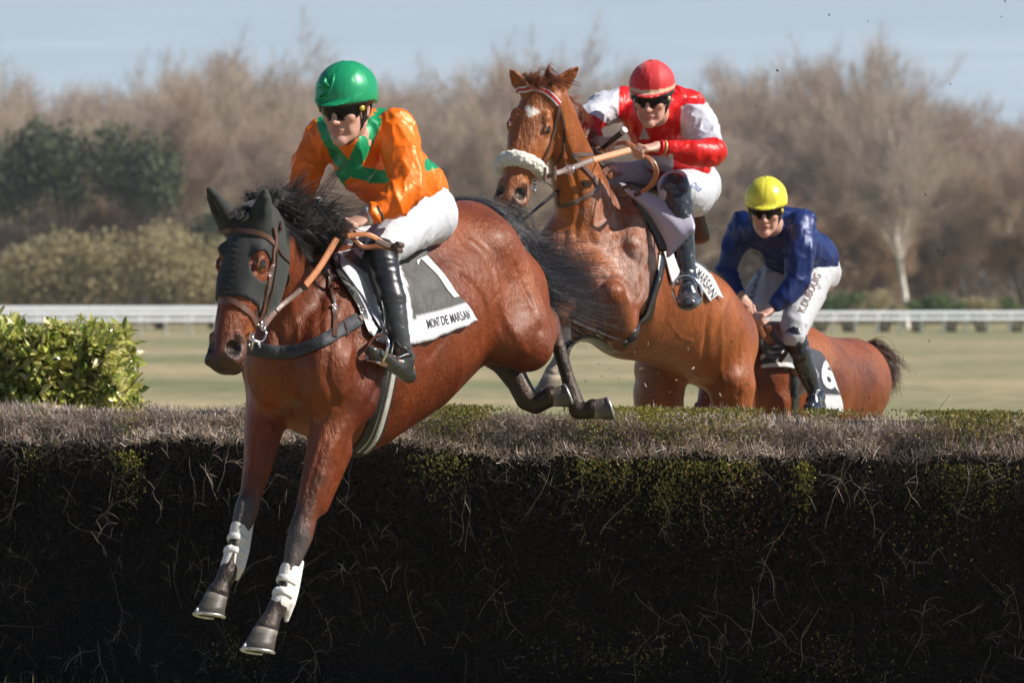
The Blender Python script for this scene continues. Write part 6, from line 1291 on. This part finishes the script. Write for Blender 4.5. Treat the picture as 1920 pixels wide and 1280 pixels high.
# ================================================================ third horse and rider
BAY = (.26, .068, .024); S = SDF()
hf3 = Frm(P(1352, 610, 18.35), V(-.12, -.25, -.50), V(-.35, -.92, 0), .98)
S.chain(ch((1425, 705, 18.7, .20, .26), (1452, 715, 18.85, .25, .33), (1490, 722, 19.05, .275, .34), (1530, 728, 19.3, .275, .30), (1565, 722, 19.5, .26, .27), (1592, 718, 19.65, .24, .26)), .06, c=BAY)
S.chain(ch((1430, 690, 18.75, .14, .24), (1400, 650, 18.6, .10, .17), (1372, 625, 18.48, .075, .12)), .08, c=BAY)
S.chain(ch((1590, 705, 19.6, .15, .16), (1612, 740, 19.55, .13, .17), (1618, 800, 19.55, .10, .14), (1610, 850, 19.6, .06, .09), (1630, 940, 19.8, .05, .065), (1622, 1020, 19.75, .034, .042), (1615, 1100, 19.7, .045, .045)), .06, up=(0, -1, 0), c=BAY)
S.chain(ch((1560, 730, 19.8, .15, .16), (1555, 800, 19.8, .10, .14), (1562, 930, 20, .05, .065), (1555, 1010, 19.9, .034, .042), (1550, 1090, 19.85, .045, .045)), .06, up=(0, -1, 0), c=BAY)
S.chain(ch((1455, 760, 18.65, .09, .13), (1448, 850, 18.6, .06, .07), (1442, 920, 18.5, .048, .05), (1445, 1000, 18.6, .032, .036), (1450, 1080, 18.7, .045, .045)), .05, up=(0, -1, 0), c=BAY)
S.chain(ch((1405, 760, 18.8, .09, .13), (1398, 850, 18.7, .06, .07), (1385, 920, 18.6, .048, .05), (1390, 1000, 18.8, .032, .036), (1395, 1080, 18.85, .045, .045)), .05, up=(0, -1, 0), c=BAY)
horse_head(S, hf3, BAY, (.05, .02, .015)); horse_ear(S, hf3(-.01, -.05, -.06), hf3(-.13, -.09, -.10), hf3.B, .036, BAY); horse_ear(S, hf3(-.01, -.05, .06), hf3(-.13, -.09, .10), hf3.B, .036, BAY)
v, q, c = S.mesh(.0125, fine=[(hf3(.3, -.1, 0)-.4, hf3(.3, -.1, 0)+.4, .009)])
c = coat_tones2(v, c, BAY, (.12, .024, .007), (.30, .080, .018), 22); cm = V(.02, .012, .010)
for a in ([P(1630, 930, 19.8), P(1615, 1110, 19.7)], [P(1562, 930, 20.), P(1550, 1100, 19.85)], [P(1442, 910, 18.5), P(1450, 1090, 18.7)], [P(1385, 910, 18.6), P(1395, 1090, 18.85)]): c = paint(v, c, a, .09, cm, .06, .02)
horse3 = thing('horse', 'brown bay racehorse at right, mostly hidden behind the hedge and the chestnut', 'horse', P(1520, 1150, 19.2)*V(1, 1, 0)); body3 = put('body', v, q, coat_mat('bay_coat', .5), horse3, c); sweat_glint_attr(body3, np.full(len(v), .1)); s3 = Surf((v, q), d=18.8)
for q_ in (-1, 1): eyeball(horse3, hf3(.187, -.052, .090*q_), .023, hf3.C*q_+hf3.B*.5)
for p in ((1615, 1112, 19.69), (1550, 1102, 19.84), (1450, 1092, 18.69), (1395, 1092, 18.84)): hoof(horse3, P(*p), V(-.1, -.2, -1), V(-.5, -.8, 0), .046, h=.08)
mb = MB(); g = [[P(1612, 655, 19.8), P(1640, 650, 19.85), P(1668, 662, 19.85), P(1680, 690, 19.85)], [P(1614, 660, 19.8), P(1640, 664, 19.85), P(1660, 690, 19.85), P(1664, 720, 19.85)], [P(1616, 668, 19.8), P(1636, 680, 19.85), P(1650, 710, 19.85), P(1650, 740, 19.85)]]
hair(mb, g, 3600, .002, [(.07, .025, .014), (.13, .045, .02), (.035, .016, .012)], .03, .06, M=16); mb.build('tail', m_hair, horse3)
mb = MB(); cr = [hf3(-.03, -.1, 0), P(1385, 615, 18.55), P(1410, 628, 18.7), P(1430, 640, 18.8)]; hair(mb, [[b, b+V(.03, .04, .03), b+V(.07, .08, .02), b+V(.10, .1, -.03)] for b in cr], 1200, .0016, BLK, .02, .05); mb.build('mane', m_hair, horse3)
MID3 = P(1490, 722, 19.05)
nc = thing('saddle_cloth', 'dark number cloth with a white 6, under the rider in blue', 'saddle cloth', P(1560, 700, 19.1))
rows = [[(1500, 650), (1520, 655), (1538, 662)], [(1508, 690), (1530, 690), (1558, 700)], [(1520, 752), (1546, 752), (1574, 750)], [(1524, 775), (1550, 775), (1577, 772)]]
pos, nor, G = cloth_grid(s3, rows, 30, 34, .012, .005, 12); mb = MB(); cloth_mesh(mb, pos, nor, lambda u, v_, g: (.035, .04, .055) if g[1] < 741 else (.66, .66, .68), G)
far = mirror_h(pos.reshape(-1, 3), MID3, LG).reshape(pos.shape); cloth_mesh(mb, far[::-1], mirror_h(nor.reshape(-1, 3), np.zeros(3), LG).reshape(nor.shape)[::-1], lambda u, v_, g: (.035, .04, .055), G[::-1]); mb.build('cloth', m_cloth, nc)
sN = Surf((np.concatenate([pos.reshape(-1, 3)]), np.array([[i*34+j, (i+1)*34+j, (i+1)*34+j+1, i*34+j+1] for i in range(29) for j in range(33)])))
v_, f_ = text_mesh('6', 1., .03); x = (v_[:, 0]-v_[:, 0].min())/(v_[:, 0].max()-v_[:, 0].min()); y = (v_[:, 1]-v_[:, 1].min())/(v_[:, 1].max()-v_[:, 1].min())
P_ = []
for i in range(len(v_)): c_, m_ = sN.hit(1536+x[i]*26+(1-y[i])*8, 728-y[i]*60+x[i]*2, 19); P_.append(c_-nrm(c_-V(0, 0, CAMZ))*.004)
mb = MB(); mb.add(np.array(P_), f_); mb.build('number', m_wink, nc, smooth=False)
text_hit('hem_lettering', nc, sN, 'MARSAN', (1540, 748), (1568, 746), 8, m_ink, .01, .004, 0, 19)
sd = thing('saddle', 'brown and cream racing saddle with loose white pad edges, under the rider in blue', 'saddle', P(1480, 660, 18.8))
K = SDF(); K.chain([(P(1440, 640, 18.75), .05, .02), (P(1475, 640, 18.9), .11, .025), (P(1510, 640, 19.1), .14, .03)], .03, c=(.04, .03, .025)); v_, q_, c_ = K.mesh(.012); put('seat', v_, q_, m_rub, sd, c_)
mb = MB(); rows = [[(1422, 668), (1445, 652), (1470, 650)], [(1424, 690), (1470, 690), (1508, 700)]]; pos, nor, G = cloth_grid(s3, rows, 20, 12, .03, .004, 3); cloth_mesh(mb, pos, nor, lambda u, v_, g: (.62, .60, .58) if v_ < .3 or v_ > .8 else (.05, .04, .035), G); mb.build('pad', m_cloth, sd)
R_ = np.array([catmull([P(*p) for p in r], 16) for r in ([(1468, 668, 18.62), (1490, 664, 18.6), (1516, 672, 18.58)], [(1474, 682, 18.6), (1496, 684, 18.56), (1517, 684, 18.55)], [(1490, 706, 18.58), (1502, 706, 18.55), (1512, 702, 18.55)])]); pos = np.array([catmull(list(R_[:, i]), 14) for i in range(16)]); mb = MB(); cloth_mesh(mb, pos, np.tile(V(.1, -1, .1), (16, 14, 1)), lambda u, v_, g: (.36, .33, .27) if v_ > .12 else (.10, .07, .05), np.zeros((16, 14, 3)), .01); mb.build('flap', m_leather, sd)
mb = MB(); strap(mb, s3, [s3.hit(*p)[0] for p in ((1490, 700), (1492, 730), (1490, 760), (1484, 800))], .07, .008, n=20, col_=(.03, .03, .032)); mb.build('girth', m_rub, sd)
R_ = np.array([catmull([P(*p) for p in r], 14) for r in ([(1512, 680, 18.56), (1522, 684, 18.56), (1530, 690, 18.57)], [(1505, 705, 18.56), (1520, 708, 18.55), (1534, 710, 18.57)], [(1494, 745, 18.6), (1498, 744, 18.6), (1502, 742, 18.6)])]); pos = np.array([catmull(list(R_[:, i]), 14) for i in range(14)]); mb = MB(); cloth_mesh(mb, pos, np.tile(V(.1, -1, .1), (14, 14, 1)), lambda u, v_, g: (.45, .43, .44), np.zeros((14, 14, 3)), .003); mb.build('loose_pad', m_cloth, sd)
br = thing('bridle', 'dark bridle and reins of the brown bay at right, hidden head behind the chestnut', 'bridle', hf3(.2, 0, 0)); mb = MB()
strap(mb, s3, [hf3(.05, .0, -.08), hf3(.05, .01, 0), hf3(.05, 0, .08)], .02, .004, .003, 20, DBR); strap(mb, s3, [hf3(.34, -.08, -.07), hf3(.34, .0, 0), hf3(.34, -.08, .07)], .02, .004, .003, 20, DBR); strap(mb, s3, [hf3(.0, -.08, .09), hf3(.2, -.12, .1), hf3(.42, -.1, .06)], .018, .004, .004, 20, DBR); mb.build('headstall', m_leather, br)
mb = MB(); tube(mb, catmull([hf3(.46, -.1, .07), P(1385, 640, 18.25), P(1418, 605, 18.35)], 16), .012, 6, flat=(1.1, .3), col_=(.10, .07, .05), up=(0, -1, .2)); tube(mb, catmull([P(1420, 605, 18.35), P(1432, 630, 18.4), P(1445, 640, 18.45), P(1440, 612, 18.4)], 16), .014, 6, flat=(1.1, .4), col_=(.30, .11, .05), up=(0, -1, .2))
for p in ([(1418, 610, 18.4), (1428, 640, 18.4), (1450, 655, 18.42), (1480, 650, 18.5)], [(1425, 640, 18.38), (1440, 665, 18.4), (1465, 668, 18.42)], [(1440, 615, 18.42), (1458, 640, 18.42), (1475, 655, 18.42), (1462, 678, 18.45)]): tube(mb, catmull([P(*a) for a in p], 14), .011, 6, flat=(1.1, .4), col_=(.035, .03, .03), up=(0, -1, .2))
mb.build('reins', m_leather, br)
# rider
j3 = thing('person', 'rider in dark blue silks with a yellow satin cap and white breeches', 'rider', P(1520, 500, 18.9)); h_ = Frm(P(1436, 393, 18.15), V(-.16, -.95, -.24), V(-.02, -.24, 1), 1.02)
lw3, lk3 = P(1448, 577, 18.22), P(1422, 593, 18.18); rw3, rk3 = P(1392, 560, 18.5), P(1410, 590, 18.4)
B = SDF(); face(B, h_); B.chain([(h_(-.02, -.06, 0), .055, .06), (P(1450, 425, 18.4), .065, .065)], .03, h_.A, SK)
B.chain(ch((1448, 440, 18.5, .15, .08), (1480, 468, 18.7, .14, .09), (1520, 490, 18.95, .14, .10)), .05, c=SK)
B.chain([(P(1498, 425, 18.35), .05), (P(1496, 525, 18.28), .04), (lw3, .027)], .03, c=SK); B.chain([(P(1392, 425, 18.6), .05), (P(1362, 505, 18.6), .04), (rw3, .027)], .03, c=SK)
B.chain([(P(1525, 500, 18.8), .08), (P(1487, 620, 18.4), .05), (P(1510, 690, 18.43), .04), (P(1531, 745, 18.48), .028), (P(1531, 745, 18.48)+V(-.03, -.1, -.06), .025)], .03, c=SK); B.chain([(P(1490, 500, 19.1), .08), (P(1405, 580, 18.8), .05), (P(1400, 680, 19.1), .04)], .03, c=SK)
fist(B, lw3, nrm(lk3-lw3), V(.2, .2, -1), -.98); fist(B, rw3, nrm(rk3-rw3), V(.2, .2, -1), .98)
v, q, c = B.mesh(.0105, fine=[(h_.o-.14, h_.o+.14, .005), (P(1408, 615, 18.0), P(1455, 570, 18.4), .0045)]); put('body', v, q, m_skin, j3, c)
helmet(j3, h_, (.80, .72, .06), True, .007, 9); goggles(j3, h_, (.55, .45, .05)); NV = (.007, .021, .115); J = SDF()
J.chain(ch((1448, 437, 18.5, .20, .10), (1478, 462, 18.68, .19, .135), (1512, 482, 18.88, .175, .14), (1522, 480, 18.92, .15, .12)), .06, c=NV)
J.chain([(P(1500, 420, 18.38), .082), (P(1502, 475, 18.3), .078), (P(1494, 527, 18.27), .068), (P(1470, 558, 18.24), .054), (P(1456, 571, 18.225), .038)], .035, c=NV)
J.chain([(P(1396, 420, 18.6), .078), (P(1376, 465, 18.6), .068), (P(1362, 507, 18.6), .058), (P(1376, 535, 18.55), .045), (P(1386, 550, 18.52), .036)], .035, c=NV)
J.chain([(P(1462, 420, 18.5), .08), (P(1446, 428, 18.36), .062)], .04, c=NV); J.ell(P(1475, 408, 18.7), (.16, .1, .06), None, .05, NV)
v, q, c = J.mesh(.0095); v = folds(v, q, .009, 8, (1, 1, .6), 71); v = folds(v, q, .0045, 18, (1, .8, .8), 75); put('silk_jacket', v, q, m_silk, j3, c)
d = nrm(P(1470, 558, 18.24)-lw3); mb = MB(); tube(mb, [lw3+d*.02, lw3+d*.024, lw3+d*.045, lw3+d*.05], [.034, .043, .044, .038], 18, col_=(.02, .025, .04)); mb.build('wrist_band', m_rub, j3)
T = SDF(); WH = (.50, .50, .52); T.chain(ch((1515, 485, 18.92, .15, .12), (1525, 505, 18.95, .165, .13)), .05, c=WH)
T.chain([(P(1520, 515, 18.82), .125), (P(1506, 565, 18.6), .10), (P(1491, 612, 18.42), .078), (P(1489, 632, 18.38), .064)], .04, c=WH); T.chain([(P(1490, 510, 19.05), .12), (P(1440, 535, 18.9), .095), (P(1405, 575, 18.8), .075), (P(1395, 610, 18.85), .06)], .04, c=WH)
T.chain([(P(1450, 520, 18.8), .07), (P(1432, 575, 18.72), .06)], .05, c=WH)
v, q, c = T.mesh(.010); v = folds(v, q, .005, 8, (1, 1, .7), 81); v = folds(v, q, .0025, 24, (1, 1, .6), 85)
c = c*np.where(vnoise(v, 34, 5)[:, None] > .78, .45, 1.); put('breeches', v, q, m_breech, j3, c); sT = Surf((v, q)); m_br = mat('brown_print', (.12, .05, .03), .6)
text_hit('lettering', j3, sT, 'K.DUBOUIG', (1502, 585), (1534, 514), 14, m_br, .012, .003, 0, 18.6)
text_hit('lettering', j3, sT, 'K.DUBOUIG', (1409, 560), (1425, 508), 8, m_ink, .012, .003, 0, 18.7)
for side, pts in (('l', [P(1490, 628, 18.385), P(1500, 660, 18.40), P(1510, 690, 18.43), P(1520, 715, 18.46), P(1528, 735, 18.48), P(1531, 745, 18.48)]), ('r', [P(1396, 605, 18.87), P(1396, 640, 18.98), P(1396, 680, 19.12), P(1396, 710, 19.14), P(1396, 740, 19.15), P(1396, 760, 19.15)])):
    K = SDF(); BT = (.02, .022, .028); r_ = [.062, .058, .054, .046, .040, .040]; K.chain([(p, a, a) for p, a in zip(pts, r_)], .015, c=BT); an = pts[5]; toe = an+V(-.05, -.19, -.05); heel = an+V(.02, .05, -.07)
    K.chain([(an, .040, .042), (heel+V(0, 0, .02), .034, .036)], .02, c=BT); K.chain([(an+V(0, -.005, .0), .044), (an*.45+toe*.55+V(0, 0, .01), .042)], .02, c=BT); K.chain([(heel, .028, .03), (heel*.6+toe*.4, .038, .032), (heel*.25+toe*.75, .048, .034), (toe, .038, .030)], .025, c=BT)
    v, q, c = K.mesh(.009); v = folds(v, q, .004, 22, (1, 1, 1.6), 31); put('boot', v, q, MATS['wet_boot'], j3, c)
# ================================================================ clods and chaff thrown up by the hooves
m_mud = mat('mud', (.05, .032, .02), .9, noise=(60, .4, None, 4)); m_chaff = mat('chaff', (.42, .32, .18), .8)
rk_ = random.Random(5); clod0 = None
def clod_mesh(sd, r, flat):
    r_ = np.random.default_rng(sd); S_ = SDF(); S_.ell(V(0, 0, 0), (r, r*.7, r*flat), None, .004, (1, 1, 1)); S_.ell(r_.normal(0, r*.5, 3), r*.55, None, r*.5, (1, 1, 1)); S_.ell(r_.normal(0, r*.6, 3), r*.4, None, r*.4, (1, 1, 1)); v, q, c = S_.mesh(r/3.5, pad=r*.4); return v+vnormals(v, q)*(vnoise(v, 60/r*.02, sd)*r*.15)[:, None], q
CL = []
for k, (r, fl) in enumerate([(.011, .7), (.008, .5), (.006, .4)]):
    v, q = clod_mesh(k, r, fl); CL.append((v, q))
specs = [(1628, 40), (1884, 2), (1878, 32), (1418, 200), (1458, 132), (1782, 158), (1555, 28), (1600, 352), (1716, 380), (1735, 365), (1660, 460), (1700, 560), (1760, 470), (1812, 660), (1668, 610), (1630, 745), (1742, 640), (1345, 430), (1408, 340), (1520, 320),
         (1068, 640), (1100, 655), (1122, 682), (1128, 705), (1145, 692), (1160, 710), (1190, 660), (1215, 645), (1245, 668), (1262, 640), (1290, 655), (1234, 700), (1268, 712), (1300, 690), (1255, 735), (1210, 722), (1330, 705), (1345, 660), (1372, 640), (1388, 690), (1402, 720), (1475, 690), (1180, 738), (1225, 750), (1098, 715), (1300, 735), (1322, 745), (1275, 748), (1350, 740), (1203, 690)]
first = {}
for i, (px, py) in enumerate(specs):
    big = i < 20; k = rk_.choice([1, 1, 2] if big else [2, 2, 1]); ch_ = (not big) and rk_.random() < .55; key = (k, ch_)
    loc = P(px, py, rk_.uniform(16.6, 18.2) if big else rk_.uniform(16.0, 16.35))
    nm, lb, ct, gp = ('straw_bit', 'tiny pale bit of straw flying under the belly of the chestnut horse', 'straw', 'straw bits thrown up round the chestnut') if ch_ else (('mud_clod', 'small dark mud clod flying against the trees at right', 'clod', 'clods flying against the background') if big else ('mud_clod', 'tiny dark clod flying beside the belly of the chestnut horse', 'clod', 'clods thrown up round the chestnut'))
    if key not in first:
        v, q = CL[k]; me_ = mesh_np(nm, v, q); me_.materials.append(m_chaff if ch_ else m_mud); first[key] = me_
    o = bpy.data.objects.new(nm, first[key]); col.objects.link(o); o.location = loc; o.rotation_euler = (rk_.uniform(0, 6), rk_.uniform(0, 6), rk_.uniform(0, 6)); s_ = rk_.uniform(.5, 1.0)*(1 if big else .8); o.scale = (s_*(2 if ch_ else 1), s_*.6, s_); 
    if big: k_ = int(np.clip(round(px/75), 0, 25)); lb = f"dark mud clod {'high' if py < 170 else 'midway' if py < 480 else 'low'} in the air, {LM[k_]}"; 
    if big:
        for ad in ('dark', 'small dark', 'smallest dark'):
            if lb.replace('dark', ad, 1) not in seen_lab: lb = lb.replace('dark', ad, 1); break
        seen_lab.add(lb)
    tag(o, lb, ct, gp)
# ================================================================ winter air over the course
HAZE = .00022
hb = MB(); box(hb, V(0, 175, 16), V(110, 190, 17.2)); hz_ = hb.build('haze', None, None, smooth=False); tag(hz_, kind='stuff', label='thin pale winter haze lying over the course', cat='haze')
m = bpy.data.materials.new('winter_air'); m.use_nodes = True; t = m.node_tree; t.nodes.clear(); pv = t.nodes.new('ShaderNodeVolumePrincipled'); pv.inputs['Density'].default_value = HAZE; pv.inputs['Color'].default_value = (.85, .9, 1, 1); pv.inputs['Anisotropy'].default_value = 0
t.links.new(pv.outputs[0], t.nodes.new('ShaderNodeOutputMaterial').inputs['Volume']); hz_.data.materials.append(m)
